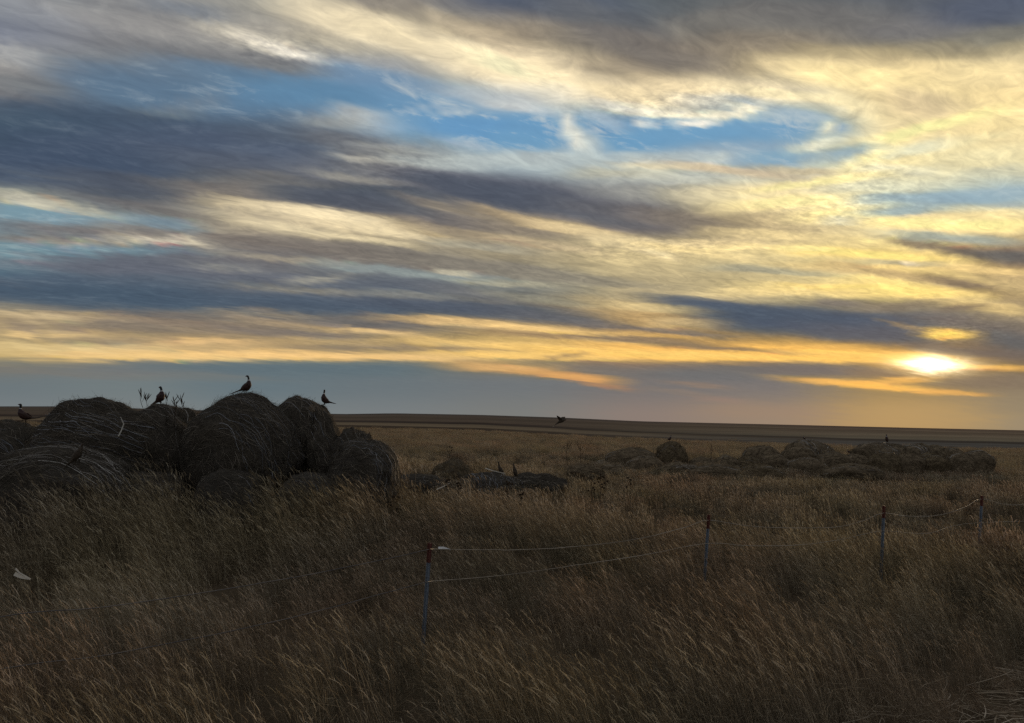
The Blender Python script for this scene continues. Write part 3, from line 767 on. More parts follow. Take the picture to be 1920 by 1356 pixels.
fb(1098, 870, 30, 1.2, .62, 1.0, (0.2, 1, 0.5), 50, label='low dark brush of rotted hay left of the far row', pw=2.0, lump=.2, net=0, mat=M_hay_mid)
fb(1158, 869, D - 8, 1.7, 1.0, 1.2, (0.2, 1, 0.5), 51, label='low brown remains in front of the far left tip of the row', pw=2.0, lump=.16)
fb(1276, 866, D - 7, 2.0, 1.05, 1.3, (0.2, 1, 0.5), 52, label='low reddish remains below the pointed heap', pw=2.0, lump=.16)
fb(1342, 869, D - 9, 2.2, .85, 1.3, (0.2, 1, 0.5), 53, label='low grey hump below the two blue grey bales', pw=2.2, lump=.14)
fb(1424, 869, D - 9, 1.9, .9, 1.3, (0.2, 1, 0.5), 54, label='tan hay spilling down below the dome shaped bale', pw=2.0, lump=.16, mat=M_hay_tan)
fb(1600, 868, D - 9, 2.6, .9, 1.3, (0.2, 1, 0.5), 55, label='long low hump of hay below the small bird', pw=2.2, lump=.14)
# ------------------------------------------------------------------ birds
bpy.context.view_layer.update()
BODY = []
for o_ in list(COL.objects):
    if o_.name.startswith('hay_body'):
        co = np.empty(len(o_.data.vertices) * 3, np.float32); o_.data.vertices.foreach_get('co', co)
        BODY.append(co.reshape(-1, 3) + np.array(o_.matrix_world.translation))
BODY = np.concatenate(BODY)


def settle(F):
    k = 0.16 if F.y < 25 else 0.3
    near = BODY[(np.abs(BODY[:, 0] - F.x) < k) & (np.abs(BODY[:, 1] - F.y) < 3 * k)]
    if not len(near): print('no hay under bird', F); return F
    # the crest the bird stands on, seen from the road
    pz = [to_px(*v)[1] for v in near]; v = near[int(np.argmin(pz))]
    z = EYE.z + (v[2] - EYE.z) * F.y / v[1]

    if abs(z - F.z) < 0.45: return Vector((F.x * v[1] / F.y, float(v[1]), float(v[2]) + 0.005))
    return F


def make_bird(foot_px, foot_py, depth, spine, scale=1 / 1552, legs=((0, 0),), lifted=None, hen=False, label='', group='', flip=1, wings=None, tail_w=0.8, snap=True):
    """spine: (x, y, radius, tint) in close-up units with the foot at (0,0), y up; drawn tail -> beak"""
    F = at(foot_px, foot_py, depth)
    if snap: F = settle(F)
    root = empty('pheasant', F)
    tag(root, label, 'bird', group)
    # resample spine with Catmull-Rom
    P = [Vector((x * scale * flip, 0, y * scale)) for x, y, r, t in spine]
    Rr = [r * scale for x, y, r, t in spine]; T = [t for x, y, r, t in spine]
    pts, rs, ts = [], [], []
    n = len(P)
    for i in range(n - 1):
        p0, p1, p2, p3 = P[max(i - 1, 0)], P[i], P[i + 1], P[min(i + 2, n - 1)]
        for k in range(4):
            f = k / 4
            pts.append(0.5 * ((2 * p1) + (p2 - p0) * f + (2 * p0 - 5 * p1 + 4 * p2 - p3) * f * f + (3 * p1 - p0 - 3 * p2 + p3) * f ** 3))
            g = f * f * (3 - 2 * f)
            rs.append(Rr[i] * (1 - g) + Rr[i + 1] * g); ts.append(T[i] * (1 - f) + T[i + 1] * f)
    pts.append(P[-1]); rs.append(Rr[-1]); ts.append(T[-1])
    s = Strands(); K = 12
    for i, p in enumerate(pts):
        d = (pts[min(i + 1, len(pts) - 1)] - pts[max(i - 1, 0)]).normalized()
        side = Vector((0, 1, 0)); up = side.cross(d).normalized()
        flat = tail_w if ts[i] < .3 else 0.86
        for j in range(K):
            a = 2 * math.pi * j / K
            rr = rs[i] * (1 + 0.05 * mnoise.noise(p * 60))
            s.v.append(p + up * rr * math.cos(a) + side * rr * flat * math.sin(a)); s.t.append(ts[i])
    for i in range(len(pts) - 1):
        for j in range(K):
            s.f.append((i * K + j, i * K + (j + 1) % K, (i + 1) * K + (j + 1) % K, (i + 1) * K + j))
    s.f.append(tuple(reversed(range(K)))); s.f.append(tuple((len(pts) - 1) * K + j for j in range(K)))
    body = s.build('plumage', M_hen if hen else M_cock, root, smooth=True)
    def leg(hx, hz, fx, fz, y, kx):
        g = Strands()
        g.tube([Vector((hx, y, hz + .02)), Vector((kx, y, (hz + fz) * .55)), Vector((fx, y, fz + .012))], [0.016, 0.007, 0.006], 0.05, 6)
        for an in (-0.5, 0, 0.5):
            g.tube([Vector((fx, y, fz + .01)), Vector((fx - flip * .045 * math.cos(an), y + .045 * math.sin(an), fz - 0.004))], [0.005, 0.003], 0.05, 5)
        g.tube([Vector((fx, y, fz + .01)), Vector((fx + flip * .02, y, fz - 0.002))], [0.004, 0.003], 0.05, 5)
        g.build('leg', M_hen, root, smooth=True)
    for (hx, hz, fx, fz, y, kx) in legs:
        leg(hx * scale * flip, hz * scale, fx * scale * flip, fz * scale, y, kx * scale * flip)
    # folded wings: a feather sheet following the flank
    if wings:
        for sd in (-1, 1):
            g = Strands(); (ax_, az_), (bx, bz), rad = wings
            A = Vector((ax_ * scale * flip, 0, az_ * scale)); B = Vector((bx * scale * flip, 0, bz * scale))
            dv = B - A; L = dv.length; dn = dv.normalized(); upv = Vector((0, 1, 0)).cross(dn).normalized()
            nn, mm = 8, 5; r0 = rad * scale
            for i in range(nn + 1):
                f = i / nn; wdt = r0 * 0.85 * math.sin(math.pi * min(1, 0.18 + 0.82 * (1 - f)) ** 0.9) * (1 - f * .55) + 0.004
                dep = r0 * (0.93 - 0.55 * f)
                for j in range(mm + 1):
                    h_ = (j / mm - .5) * 2
                    for lay in (0,):
                        g.v.append(A + dn * L * f + upv * wdt * h_ + Vector((0, sd * (dep * math.sqrt(max(0.05, 1 - 0.5 * h_ * h_)) + 0.006), 0))); g.t.append(0.36)
            for i in range(nn):
                for j in range(mm):
                    a = i * (mm + 1) + j
                    g.f.append((a, a + 1, a + mm + 2, a + mm + 1))
            w_ = g.build('wing', M_hen if hen else M_cock, root, smooth=True)
            so = w_.modifiers.new('thick', 'SOLIDIFY'); so.thickness = 0.006; so.offset = 1
    return root


BG = 'pheasants on the bales'
# walking rooster at the left edge  (units: 16 per photo px, foot at 745,930 -> x right, y up)
def sp(lst, fx, fy): return [(x - fx, fy - y, r, t) for x, y, r, t in lst]
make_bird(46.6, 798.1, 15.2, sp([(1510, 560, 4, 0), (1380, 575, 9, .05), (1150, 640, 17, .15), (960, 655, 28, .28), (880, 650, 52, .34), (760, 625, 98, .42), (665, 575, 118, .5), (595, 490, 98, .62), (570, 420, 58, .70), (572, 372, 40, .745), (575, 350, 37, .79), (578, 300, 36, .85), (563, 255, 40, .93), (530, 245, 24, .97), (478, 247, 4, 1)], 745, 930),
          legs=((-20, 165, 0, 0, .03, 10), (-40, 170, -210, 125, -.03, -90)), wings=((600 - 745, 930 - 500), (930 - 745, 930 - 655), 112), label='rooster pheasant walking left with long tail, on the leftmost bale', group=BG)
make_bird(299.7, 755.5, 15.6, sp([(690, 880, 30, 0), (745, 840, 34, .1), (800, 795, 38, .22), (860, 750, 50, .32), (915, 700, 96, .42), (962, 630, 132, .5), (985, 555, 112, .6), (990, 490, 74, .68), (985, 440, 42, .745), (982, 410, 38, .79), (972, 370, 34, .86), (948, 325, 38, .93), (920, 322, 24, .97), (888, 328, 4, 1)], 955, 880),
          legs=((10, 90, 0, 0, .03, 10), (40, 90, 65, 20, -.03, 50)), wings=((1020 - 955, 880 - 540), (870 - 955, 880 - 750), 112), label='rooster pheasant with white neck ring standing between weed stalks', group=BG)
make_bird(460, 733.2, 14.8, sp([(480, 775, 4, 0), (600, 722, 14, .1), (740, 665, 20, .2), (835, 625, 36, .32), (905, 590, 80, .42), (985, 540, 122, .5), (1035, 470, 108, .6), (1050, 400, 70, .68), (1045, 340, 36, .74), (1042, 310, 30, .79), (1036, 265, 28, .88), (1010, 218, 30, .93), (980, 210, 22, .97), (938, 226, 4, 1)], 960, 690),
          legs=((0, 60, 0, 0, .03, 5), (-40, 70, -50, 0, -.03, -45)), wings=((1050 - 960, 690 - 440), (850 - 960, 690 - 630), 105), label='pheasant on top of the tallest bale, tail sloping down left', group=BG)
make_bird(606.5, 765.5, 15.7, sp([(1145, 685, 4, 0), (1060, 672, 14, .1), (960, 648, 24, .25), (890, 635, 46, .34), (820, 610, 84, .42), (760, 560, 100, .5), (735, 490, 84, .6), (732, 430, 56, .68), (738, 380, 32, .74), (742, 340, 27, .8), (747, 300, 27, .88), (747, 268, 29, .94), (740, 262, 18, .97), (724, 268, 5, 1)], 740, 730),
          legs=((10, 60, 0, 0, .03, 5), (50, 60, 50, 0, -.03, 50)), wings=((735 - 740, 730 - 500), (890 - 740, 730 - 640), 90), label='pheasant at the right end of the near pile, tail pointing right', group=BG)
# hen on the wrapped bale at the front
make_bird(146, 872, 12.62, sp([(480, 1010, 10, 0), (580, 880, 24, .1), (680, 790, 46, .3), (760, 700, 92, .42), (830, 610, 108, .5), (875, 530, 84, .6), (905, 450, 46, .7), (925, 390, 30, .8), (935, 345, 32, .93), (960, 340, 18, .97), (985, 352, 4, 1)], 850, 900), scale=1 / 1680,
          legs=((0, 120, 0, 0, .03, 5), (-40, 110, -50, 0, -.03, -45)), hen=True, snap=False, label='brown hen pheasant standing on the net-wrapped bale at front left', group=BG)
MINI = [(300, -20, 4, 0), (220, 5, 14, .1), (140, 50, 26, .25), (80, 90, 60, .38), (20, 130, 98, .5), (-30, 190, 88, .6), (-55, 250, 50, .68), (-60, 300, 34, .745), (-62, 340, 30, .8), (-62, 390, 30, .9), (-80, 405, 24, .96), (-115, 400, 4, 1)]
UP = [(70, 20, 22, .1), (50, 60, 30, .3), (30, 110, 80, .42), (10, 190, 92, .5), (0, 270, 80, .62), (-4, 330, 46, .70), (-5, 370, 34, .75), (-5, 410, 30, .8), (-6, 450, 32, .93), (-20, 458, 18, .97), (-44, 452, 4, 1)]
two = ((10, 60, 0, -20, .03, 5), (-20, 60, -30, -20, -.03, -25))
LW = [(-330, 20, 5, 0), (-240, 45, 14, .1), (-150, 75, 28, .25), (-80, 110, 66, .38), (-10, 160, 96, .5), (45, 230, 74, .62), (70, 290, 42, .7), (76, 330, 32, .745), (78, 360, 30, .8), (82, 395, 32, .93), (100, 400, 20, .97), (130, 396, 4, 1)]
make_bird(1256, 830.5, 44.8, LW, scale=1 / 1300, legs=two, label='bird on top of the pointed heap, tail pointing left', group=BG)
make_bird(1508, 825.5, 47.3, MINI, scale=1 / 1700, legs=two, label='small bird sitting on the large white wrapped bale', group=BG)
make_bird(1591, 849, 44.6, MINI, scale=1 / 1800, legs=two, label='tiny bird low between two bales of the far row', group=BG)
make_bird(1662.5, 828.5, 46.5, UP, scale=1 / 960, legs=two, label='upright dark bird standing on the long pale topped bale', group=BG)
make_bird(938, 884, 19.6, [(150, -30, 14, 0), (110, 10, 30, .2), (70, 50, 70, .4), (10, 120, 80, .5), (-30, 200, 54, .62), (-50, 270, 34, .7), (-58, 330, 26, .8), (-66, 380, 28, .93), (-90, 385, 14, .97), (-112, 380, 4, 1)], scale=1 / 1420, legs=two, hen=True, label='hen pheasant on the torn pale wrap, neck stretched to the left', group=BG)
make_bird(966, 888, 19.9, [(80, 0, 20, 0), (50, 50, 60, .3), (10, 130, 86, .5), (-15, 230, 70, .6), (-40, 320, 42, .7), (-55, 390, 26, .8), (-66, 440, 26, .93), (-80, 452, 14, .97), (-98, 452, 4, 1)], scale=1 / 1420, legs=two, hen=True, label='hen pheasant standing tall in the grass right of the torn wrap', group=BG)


def flying_bird():
    F = at(1051, 790, 32)
    root = empty('pheasant', F)
    tag(root, 'pheasant flying low over the field with raised wings and pale tail', 'bird')
    root.scale = (.8, .8, .8)
    s = Strands()
    s.tube([Vector((-.34, 0, -.24)), Vector((-.20, 0, -.13)), Vector((-.10, 0, -.06)), Vector((0, 0, 0)), Vector((.12, 0, .03)), Vector((.20, 0, .06)), Vector((.26, 0, .08)), Vector((.30, 0, .08))],
           [.008, .03, .055, .085, .075, .035, .03, .006], [0, .05, .3, .5, .6, .76, .92, 1], 10)
    s.build('plumage', M_hen, root, True)
    tl = Strands()
    tl.tube([Vector((-.18, 0.005, -.125)), Vector((-.30, 0.01, -.215)), Vector((-.42, 0.01, -.30))], [.034, .022, .004], .745, 8)
    tf = tl.build('tail', M_straw_pale, root, True); tf['label'] = 'pale streaming tail'
    for sd, x1, z1, y1 in ((-1, -.20, .28, -.22), (1, .24, .24, .24)):
        g = Strands(); n = 7
        rt = Vector((0.02, sd * .05, .03)); tip = Vector((x1, y1, z1))
        up = Vector((1, 0, -.25)).normalized()
        for i in range(n + 1):
            f = i / n; c = rt.lerp(tip, f) + Vector((0, 0, .05 * math.sin(math.pi * f))); ch = .11 * (1 - f ** 3) + .01
            for k in (-1, -.3, .4, 1):
                g.v.append(c + up * ch * k + Vector((0, 0, -.012 * k * k))); g.t.append(.4)
        for i in range(n):
            for j in range(3):
                a = i * 4 + j; g.f.append((a, a + 1, a + 5, a + 4))
        w_ = g.build('wing', M_hen, root, True)
        so = w_.modifiers.new('thick', 'SOLIDIFY'); so.thickness = 0.008


M_straw_pale = leafy('pale_feather', lambda t: t.ramp(t.noise(None, 20, 2).outputs[0], [(0.3, (0.42, 0.35, 0.27)), (0.7, (0.6, 0.52, 0.42))]), 0.3)
flying_bird()

# ------------------------------------------------------------------ fence
def build_fence():
    # posts: top px, base-direction px, depth
    PT = [((-330, 1210), (-345, 1500), 4.9), ((806, 1018), (797, 1150), 8.1), ((1329, 965), (1322, 1066), 11.3), ((1657, 948.5), (1654.5, 1005), 12.9), ((1840.5, 929.5), (1838, 975), 15.3), ((2120, 926), (2117, 990), 18.2)]
    root = empty('wire_fence', at(806, 1018, 8.1) * 1.0)
    root.location.z = 0
    tag(root, 'low sagging wire fence on rust tipped steel posts in the grass', 'fence')
    o = root.location
    tops = []
    for (tx, ty), (bx, by), d in PT:
        T = at(tx, ty, d) - o; B = at(bx, by, d) - o
        ax = (T - B).normalized(); L = (T.z + 0.1) / ax.z
        B = T - ax * L
        tops.append((T, ax, d))
        s = Strands()
        # T section: flange and web
        side = Vector((1, 0.25, 0)).normalized(); side = (side - ax * side.dot(ax)).normalized(); nrm = ax.cross(side)
        def bar(A, C, hw, hd, off=Vector()):
            b = len(s.v)
            for P_ in (A, C):
                for u, v in ((-1, -1), (1, -1), (1, 1), (-1, 1)):
                    s.v.append(P_ + off + side * hw * u + nrm * hd * v); s.t.append(.5)
            for q in ((0, 1, 5, 4), (1, 2, 6, 5), (2, 3, 7, 6), (3, 0, 4, 7), (3, 2, 1, 0), (4, 5, 6, 7)): s.f.append(tuple(b + i for i in q))
        M1 = T - ax * 0.20
        bar(B, M1, 0.021, 0.004); bar(B, M1, 0.0035, 0.018, nrm * -0.0225)
        k = 0.05
        while k < L - .25:                      # studs on the flange
            bar(M1 - ax * k, M1 - ax * (k + .012), 0.006, 0.004, nrm * 0.0085); k += 0.06
        post = s.build('post', M_post, root)
        s = Strands(); bar(M1, T, 0.0225, 0.0055); bar(M1, T - ax * .002, 0.0045, 0.0185, nrm * -0.0245)
        s.build('painted_tip', M_tip, post)
    def wire(name, lst, r=0.0035, lab=None, mat=None):
        # lst: (px, py, depth); resampled smooth with small kinks
        P = [at(a, b, c) - o for a, b, c in lst]; out = []; n = len(P)
        for i in range(n - 1):
            p0, p1, p2, p3 = P[max(i - 1, 0)], P[i], P[i + 1], P[min(i + 2, n - 1)]
            for k in range(6):
                f = k / 6
                q = 0.5 * ((2 * p1) + (p2 - p0) * f + (2 * p0 - 5 * p1 + 4 * p2 - p3) * f * f + (3 * p1 - p0 - 3 * p2 + p3) * f ** 3)
                out.append(q + Vector((0, 0, .006 * mnoise.noise(q * 4))))
        out.append(P[-1])
        s = Strands(); s.tube(out, r * 1.3, .5, 5)
        w_ = s.build('wire', mat or M_wire, root, True)
        if lab: w_['label'] = lab
    dd = lambda px: float(np.interp(px, [-330, 806, 1329, 1657, 1840, 2120], [4.9, 8.1, 11.3, 12.9, 15.3, 18.2]))
    top = [(-330, 1243), (0, 1157), (200, 1138), (400, 1108), (600, 1074), (806, 1030), (900, 1031), (1000, 1030), (1100, 1023), (1200, 1010), (1280, 990), (1329, 976),
           (1400, 986), (1480, 990), (1570, 988), (1620, 976), (1657, 962), (1700, 968), (1760, 966), (1805, 953), (1840, 936), (1880, 945), (1930, 946), (2120, 934)]
    low = [(-330, 1330), (0, 1255), (200, 1228), (400, 1190), (560, 1155), (700, 1118), (800, 1091), (950, 1078), (1080, 1060), (1200, 1042), (1325, 1019),
           (1400, 1023), (1500, 1022), (1580, 1011), (1656, 996), (1740, 1000), (1838, 980), (2120, 975)]
    for lst, cut in ((top, 806), (low, 800)):
        wire('wire', [(a, b, dd(a) - 0.015) for a, b in lst if a <= cut], 0.0032, 'dark wire running left from the nearest post')
        wire('wire', [(a, b, dd(a) - 0.03) for a, b in lst if a >= cut], 0.0032, 'backlit pale sagging wire running right from the nearest post', M_wire_backlit)
    s = Strands()
    A = at(822, 1028, dd(822) - .03) - o; Bq = at(845, 1031, dd(845) - .03) - o
    s.ribbon([A, A.lerp(Bq, .4) + Vector((0, 0, .01)), Bq], .03, Vector((0, -1, 0.2)), .5)
    tg = s.build('wire_tie', M_plastic, root); tg['label'] = 'small white plastic tie on the upper wire'
    so = tg.modifiers.new('t', 'SOLIDIFY'); so.thickness = .003


build_fence()

# ------------------------------------------------------------------ weeds, husks
def weed(px, py_top, py_base, depth, label, group, kind='spike', seed=0, mat=None, lean=0.0):
    rd = random.Random(seed + 100)
    B = at(px, py_base, depth); T = at(px + lean, py_top, depth)
    root = empty('dead_weed', B); tag(root, label, 'weed', group)
    H = T - B; s = Strands()
    bend = Vector((rd.uniform(-.04, .04), 0, 0))
    r0 = max(.004, depth * .00028)
    pts = [H * f + bend * math.sin(f * 3) for f in (0, .25, .5, .75, 1)]
    s.tube(pts, [r0 * 1.2, r0 * 1.1, r0, r0 * .8, r0 * .5], .2, 5)
    heads = s
    nb_ = 5 if kind != 'flower' else 4
    if kind == 'twig': nb_ = 7
    for i in range(nb_):
        f = rd.uniform(.35, .95); L = H.length * rd.uniform(.12, .26); a = rd.uniform(0, 6.28)
        A = H * f; E_ = A + Vector((math.cos(a) * L * .6, math.sin(a) * L * .6, L))
        s.tube([A, A.lerp(E_, .5) + Vector((0, 0, -L * .08)), E_], [r0 * .7, r0 * .6, r0 * .45], .2, 4)
        if kind == 'twig': continue
        if kind == 'flower':
            heads.tube([E_ - Vector((0, 0, .012)), E_, E_ + Vector((0, 0, .02))], [.010, .026, .015], .1, 7)
        else:
            q = (E_ - A).normalized()
            heads.tube([E_ - q * .03, E_, E_ + q * .06, E_ + q * .11], [.003, .008, .007, .002], .1, 5)
    q = H.normalized()
    if kind == 'flower': heads.tube([H - q * .015, H, H + q * .02], [.012, .030, .018], .1, 7)
    elif kind != 'twig': heads.tube([H - q * .12, H - q * .06, H, H + q * .08], [.003, .010, .008, .002], .1, 5)
    s.build('stalk', mat or M_weed, root, True)


WG = 'dead weeds growing through the near pile'
for i, (px, t_, b_, lab) in enumerate([(268, 735, 765, 'forked dead weed left of the bird with the white neck ring'), (276, 742, 762, 'short seed stalk just left of the bird among the weeds'), (316, 742, 765, 'forked dead weed just right of the bird among the weeds'),
                                       (330, 750, 772, 'thin bare stalk on the right slope of the weedy bale'), (343, 747, 775, 'rightmost dark spike on the weedy bale'),
                                       (668, 802, 830, 'branching dead weed leaning left above the small grey bale'), (700, 810, 835, 'upright dead weed at the right of the small grey bale')]):
    weed(px, t_, b_, 15.3 if px < 600 else 14.6, lab, WG, 'spike' if px < 600 else 'twig', seed=i, lean=-4 if px < 600 else -9)
for i, (px, t_, b_, dp, lab) in enumerate([(843, 838, 868, 22, 'thin weed with dots of seed above the loose hay mound'), (1064, 832, 872, 24, 'dark weed in open grass left of the far row'), (1088, 836, 872, 24, 'twin dark weed nearer the far row in open grass'),
                                           (1334, 834, 860, 42, 'weed above the blue grey bales of the far row')]):
    weed(px, t_, b_, dp, lab, 'dead weeds in open grass', seed=20 + i, kind='flower' if i < 1 else 'spike')
SF = 'dry sunflower stalks with dark seed heads'
for i, (px, t_, b_, dp) in enumerate([(1108, 898, 950, 15), (1126, 890, 950, 16), (1134, 906, 955, 15), (842, 900, 945, 14), (860, 906, 950, 14), (975, 928, 965, 14), (955, 906, 950, 15), (1182, 900, 945, 17), (738, 932, 990, 12)]):
    labs = ['leftmost of three sunflower stalks below the left end of the far row', 'tallest of three sunflower stalks below the far row', 'lowest of three sunflower stalks below the far row',
            'dark headed stalk beside the pale broken stalk', 'second dark headed stalk right of the pale broken stalk', 'low dark headed stalk in the middle of the grass below the torn wrap',
            'dark headed stalk just under the torn pale wrap', 'lone dark headed stalk right of the group of three', 'dark headed stalk at the right foot of the near pile']
    weed(px, t_, b_, dp, labs[i], SF, 'flower', seed=40 + i)
# dead shrubby weed trailing over the weedy bale
for i, (px, t_, b_) in enumerate([(306, 785, 850), (322, 775, 850)]):
    weed(px, t_, b_, 14.7, ['rust brown weed hanging down the gap left of the weedy bale', 'second rust brown weed beside it in the same gap'][i], 'rust brown weeds in the gap', seed=70 + i, mat=M_straw, lean=6)


def husk(pxs, depth, w, label, name='corn_husk', cat='husk', mat=None):
    P = [at(a, b, depth) for a, b in pxs]
    o = P[0].copy(); s = Strands()
    pts = []
    for i in range(len(P) - 1):
        for k in range(4): pts.append(P[i].lerp(P[i + 1], k / 4) - o)
    pts.append(P[-1] - o)
    s.ribbon(pts, w, Vector((0.1, -1, 0.3)), .5)
    ob = s.build(name, mat or M_husk, None, loc=o)
    so = ob.modifiers.new('t', 'SOLIDIFY'); so.thickness = .004
    tag(ob, label, cat)


husk([(27, 1076), (40, 1082), (57, 1086)], 7.6, .035, 'broad white dried leaf caught in grass at the left edge')
husk([(29, 1066), (36, 1074), (57, 1085)], 7.58, .014, 'thin curled white leaf strip lying over the broad white leaf')
husk([(818, 918), (832, 912), (843, 906)], 15, .022, 'pale broken stalk leaning in dark grass', 'broken_stalk', 'stalk')
husk([(222, 818), (228, 806), (232, 795), (226, 782)], 14.05, .022, 'pale curled leaf hanging on the widest bale')
husk([(910, 878), (925, 883), (948, 888)], 19.2, .022, 'pale flat stalk lying across the torn bale wrap', 'broken_stalk', 'stalk')

# ------------------------------------------------------------------ grass
def clump(n, spread, w, seed, lean, head=True, segs=5, litter=0.0, fuzz=1.0, calm=False):
    rd = random.Random(seed); s = Strands()
    for _ in range(n):
        a = rd.uniform(0, 6.28); r = spread * math.sqrt(rd.random())
        x, y = r * math.cos(a), r * math.sin(a)
        H = rd.uniform(.62, 1.08) * (1 if rd.random() < .8 else .7); ln = lean * rd.uniform(.4, 1.5); sy = rd.gauss(0, .12)
        sx = rd.gauss(0, .10)
        tint = min(1, max(0, rd.gauss(.55, .08) if calm else rd.gauss(.20, .09) if rd.random() < .66 else rd.gauss(.68, .13)))
        face = Vector((rd.gauss(0, .5), -1, rd.gauss(0, .3))).normalized()
        pts = []
        for i in range(segs + 1):
            f = i / segs
            pts.append(Vector((x + (-ln * f ** 1.5 + sx * f) * H, y + sy * f * f, H * f * (1 - .12 * abs(ln) * f))))
        b0 = len(s.t)
        s.ribbon(pts, w * rd.uniform(.7, 1.2), face, tint)
        for k in range(b0, len(s.t)):                 # lower stem is duller litter colour of the plant
            s.t[k] = tint
        if head and rd.random() < .75:
            T = pts[-1]; d = (pts[-1] - pts[-2]).normalized() + Vector((-.25 * rd.random(), 0, -.1)); d.normalize()
            HL = rd.uniform(.10, .19); th = min(1, tint + (.08 if calm else rd.uniform(.12, .38)))
            m = 5
            hp = [T - d * HL * .35 + d * HL * (k / (m - 1)) + Vector((-.02 * (k / (m - 1)) ** 2, 0, -.025 * (k / (m - 1)) ** 2)) for k in range(m)]
            b = len(s.v); prof = (.25, 1.0, .9, .6, .1)
            for rot in (0, 1):
                fc = face if rot == 0 else Vector((1, .2, 0))
                b = len(s.v)
                for k, p in enumerate(hp):
                    sd = d.cross(fc); sd = sd.normalized() * w * 1.15 * fuzz * prof[k]
                    s.v += [p - sd, p + sd]; s.t += [th, th]
                for k in range(m - 1): s.f.append((b + 2 * k, b + 2 * k + 1, b + 2 * k + 3, b + 2 * k + 2))
            for _k in range(3):                       # side spikelets
                q = hp[rd.randrange(1, 4)]; e = (d + Vector((rd.gauss(0, .5), rd.gauss(0, .5), rd.gauss(0, .2)))).normalized() * HL * .2
                s.ribbon([q, q + e * .5, q + e], w * .9, face, th)
        for _l in range(2 if rd.random() < .7 else 1):  # leaves
            f = rd.uniform(.08, .6); p = pts[int(f * segs)]; an = rd.uniform(0, 6.28); L = rd.uniform(.18, .42)
            dx, dy = math.cos(an) * L, math.sin(an) * L
            s.ribbon([p, p + Vector((dx * .35 - .05, dy * .35, L * .55)), p + Vector((dx * .8 - .1, dy * .8, L * .6)), p + Vector((dx * 1.1 - .12, dy * 1.1, L * .35))], w * 1.0, Vector((.1, -.6, .8)), max(0, tint - rd.uniform(0, .25)))
    me = bpy.data.meshes.new('tuft')
    me.from_pydata([tuple(v) for v in s.v], [], s.f)
    a = me.attributes.new('tint', 'FLOAT', 'POINT'); a.data.foreach_set('value', np.array(s.t, np.float32))
    me.materials.append(M_grass)
    return bpy.data.objects.new('tuft', me)


def scatter(name, label, pts, protos):
    """one object; geometry nodes set a tuft at every point"""
    me = bpy.data.meshes.new(name)
    me.from_pydata([(p[0], p[1], p[2]) for p in pts], [], [])
    for key, idx, typ in (('sc', 3, 'FLOAT'), ('rz', 4, 'FLOAT'), ('wid', 5, 'FLOAT')):
        a = me.attributes.new(key, typ, 'POINT'); a.data.foreach_set('value', np.array([p[idx] for p in pts], np.float32))
    a = me.attributes.new('pick', 'INT', 'POINT'); a.data.foreach_set('value', np.array([random.randrange(len(protos)) for _ in pts], np.int32))
    o = bpy.data.objects.new(name, me); COL.objects.link(o)
    tag(o, label, 'grass', kind='stuff')
    ng = bpy.data.node_groups.new(name, 'GeometryNodeTree')
    ng.interface.new_socket('Geometry', in_out='INPUT', socket_type='NodeSocketGeometry')
    ng.interface.new_socket('Geometry', in_out='OUTPUT', socket_type='NodeSocketGeometry')
    N = ng.nodes; L = ng.links
    gi, go = N.new('NodeGroupInput'), N.new('NodeGroupOutput')
    jn = N.new('GeometryNodeJoinGeometry')
    for pr in reversed(protos):
        oi = N.new('GeometryNodeObjectInfo'); oi.inputs['Object'].default_value = pr; oi.inputs['As Instance'].default_value = True
        L.new(oi.outputs['Geometry'], jn.inputs[0])
    ip = N.new('GeometryNodeInstanceOnPoints'); ip.inputs['Pick Instance'].default_value = True
    def attr(nm, dt):
        q = N.new('GeometryNodeInputNamedAttribute'); q.data_type = dt; q.inputs['Name'].default_value = nm; return q
    L.new(gi.outputs[0], ip.inputs['Points']); L.new(jn.outputs[0], ip.inputs['Instance'])
    L.new(attr('pick', 'INT').outputs[0], ip.inputs['Instance Index'])
    cz = N.new('ShaderNodeCombineXYZ'); L.new(attr('rz', 'FLOAT').outputs[0], cz.inputs[2])
    er = N.new('FunctionNodeEulerToRotation'); L.new(cz.outputs[0], er.inputs[0]); L.new(er.outputs[0], ip.inputs['Rotation'])
    cs = N.new('ShaderNodeCombineXYZ'); w_ = attr('wid', 'FLOAT'); L.new(w_.outputs[0], cs.inputs[0]); L.new(w_.outputs[0], cs.inputs[1])
    L.new(attr('sc', 'FLOAT').outputs[0], cs.inputs[2]); L.new(cs.outputs[0], ip.inputs['Scale'])
    L.new(ip.outputs[0], go.inputs[0])
    md = o.modifiers.new('tufts', 'NODES'); md.node_group = ng
    return o


def shoulder(x, y):      # > 0 on the mown road shoulder at the lower right
    return (x - 2.7) * 0.70 - (y - 6.1)


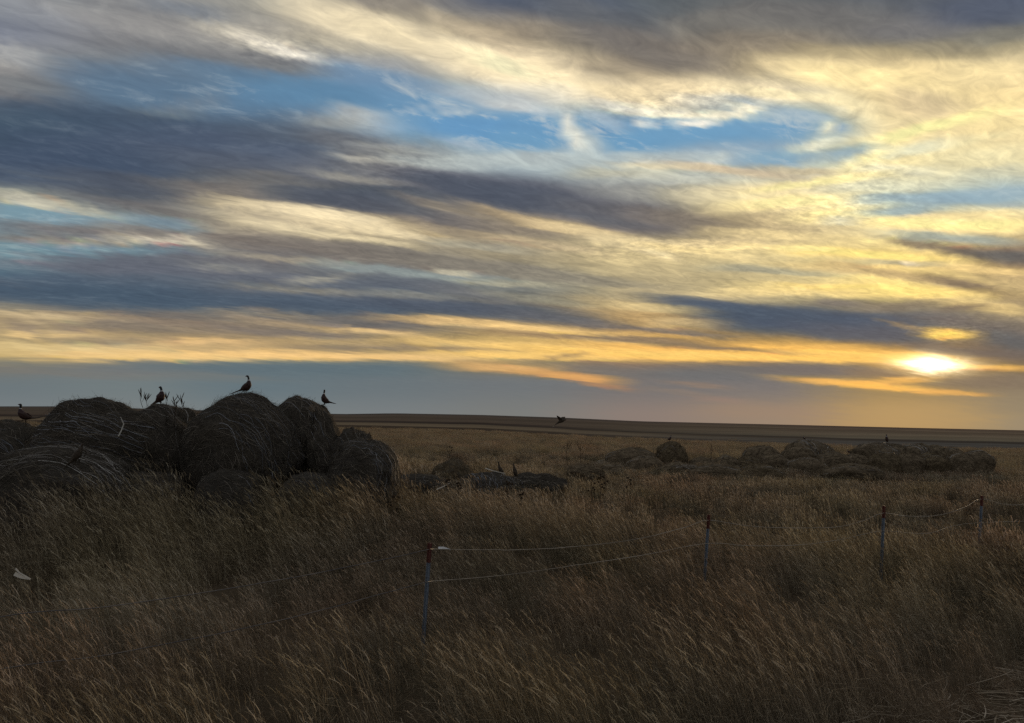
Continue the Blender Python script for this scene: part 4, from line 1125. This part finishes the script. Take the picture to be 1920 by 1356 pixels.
def grass_h(x, y):
    n = mnoise.noise(Vector((x * .35, y * .35, 9))); n2 = mnoise.noise(Vector((x * 1.1, y * 1.1, 2)))
    h = 0.64 + .16 * n + .10 * n2
    h += 0.34 * sstep(9.5, 12.5, y) * (1 - sstep(20, 30, y)) * (1 - sstep(-3.2, -1.2, x))
    h -= 0.12 * sstep(13, 17, y) * sstep(-4.5, -2.5, x) * (1 - sstep(24, 30, y))
    h += 0.10 * sstep(7.5, 5.5, y)
    h -= 0.08 * sstep(25, 40, y)
    fy = 8.1 + 0.857 * (x + .86)                   # fence line: trampled strip just behind it
    h -= 0.09 * sstep(fy - 2.2, fy - .9, y) * (1 - sstep(fy + .8, fy + 1.8, y))
    h += 0.07 * sstep(3.6, 6.0, x) * sstep(9.5, 11, y) * (1 - sstep(15, 19, y)) + 0.07 * sstep(1, 3, x) * sstep(9, 10.5, y) * (1 - sstep(12, 14, y))
    for qx, qy, qh in ((-.9, 7.6, .16), (2.75, 10.8, .14), (6.1, 12.4, .26), (9.3, 14.8, .20)):
        h += qh * math.exp(-((x - qx) ** 2 + (y - qy) ** 2) / .3)
    s = shoulder(x, y)
    h *= 1 - 0.72 * sstep(-.5, .4, s)
    h -= 0.17 * sstep(25, 34, y) * (1 - sstep(46, 55, y))
    return max(h, .12)


def in_bale(x, y):
    for bx, by, r in FOOT:
        if (x - bx) ** 2 + (y - by) ** 2 < r * r: return True
    return False


def ring_points(y0, y1, dens, spread_az=38.5, hscale=1.0, jitter=.32, thin=True):
    pts = []
    A = R(spread_az); area = A * (y1 * y1 - y0 * y0)
    for _ in range(int(area * dens)):
        r = math.sqrt(random.uniform(y0 * y0, y1 * y1)); a = random.uniform(-A, A)
        x, y = r * math.sin(a), r * math.cos(a)
        if thin:
            k = mnoise.noise(Vector((x * .55, y * .55, 31)))
            if random.random() > .72 + 1.1 * k: continue
            if shoulder(x, y) > .2 and random.random() < .55: continue
        if in_bale(x, y): continue
        h = grass_h(x, y) * hscale * random.uniform(.8, 1.15) * (1.28 if random.random() < .04 else 1)
        pts.append((x, y, ground_z(x, y) - .02, h, random.gauss(0, jitter), max(h, .45) * random.uniform(.85, 1.15)))
    return pts


near_p = [clump(46, .17, .0027, 200 + i, .27, True, 6) for i in range(7)]
mid_p = [clump(75, .42, .0072, 300 + i, .16, True, 4, fuzz=.95) for i in range(6)]
far_p = [clump(110, 1.1, .022, 400 + i, .14, True, 3, fuzz=.7, calm=True) for i in range(5)]
scatter('grass', 'tall dry prairie grass leaning left in the foreground', ring_points(3.4, 15, 17), near_p)
scatter('grass', 'tan grass standing around and between the bale piles', ring_points(14.5, 52, 4.2, jitter=.7), mid_p)
scatter('grass', 'far smooth tan grass reaching to the foot of the ridge', [p for p in ring_points(51, 165, .75, jitter=1.0, thin=False)
        if math.hypot(p[0], p[1]) < 2.5 / math.tan(-float(np.interp(math.atan2(p[0], p[1]), _AZT, _A1)))], far_p)


def litter():
    rd = random.Random(5); s = Strands()
    for _ in range(5200):
        x = rd.uniform(1.2, 7.2); y = rd.uniform(4.2, 9.5)
        if shoulder(x, y) < -.35 + rd.gauss(0, .2): continue
        z = ground_z(x, y) + rd.uniform(.0, .09); a = rd.gauss(0.35, .9); L = rd.uniform(.08, .5) * (1 if rd.random() < .9 else 1.7)
        d = Vector((math.cos(a), math.sin(a), rd.gauss(0, .12))) * L; c = Vector((-d.y, d.x, 0)) * rd.gauss(0, .2)
        p = Vector((x, y, z)); w = rd.uniform(.003, .008) * (1 if rd.random() < .93 else 2.6)
        s.ribbon([p, p + d * .35 + c * .6, p + d * .7 + c * .8, p + d + c * .3], w, Vector((rd.gauss(0, .3), -.4, 1)), min(1, abs(rd.gauss(.55, .25))))
    tag(s.build('straw_litter', leafy('straw_litter', straw_tint([(0, (0.10, 0.078, 0.052)), (0.5, (0.30, 0.235, 0.155)), (1, (0.62, 0.52, 0.38))]), .15)), 'flattened pale straw lying on the shoulder at the lower right', 'straw', kind='stuff')


litter()
sc.cycles.use_denoising = False
sc.cycles.sample_clamp_direct = 8
sc.cycles.sample_clamp_indirect = 2
sc.cycles.max_bounces = 4
sc.cycles.diffuse_bounces = 2
sc.cycles.glossy_bounces = 1
sc.cycles.transmission_bounces = 2
sc.cycles.transparent_max_bounces = 4
sc.view_settings.view_transform = 'Standard'
sc.view_settings.look = 'None'
sc.view_settings.exposure = 0
sc.view_settings.gamma = 1
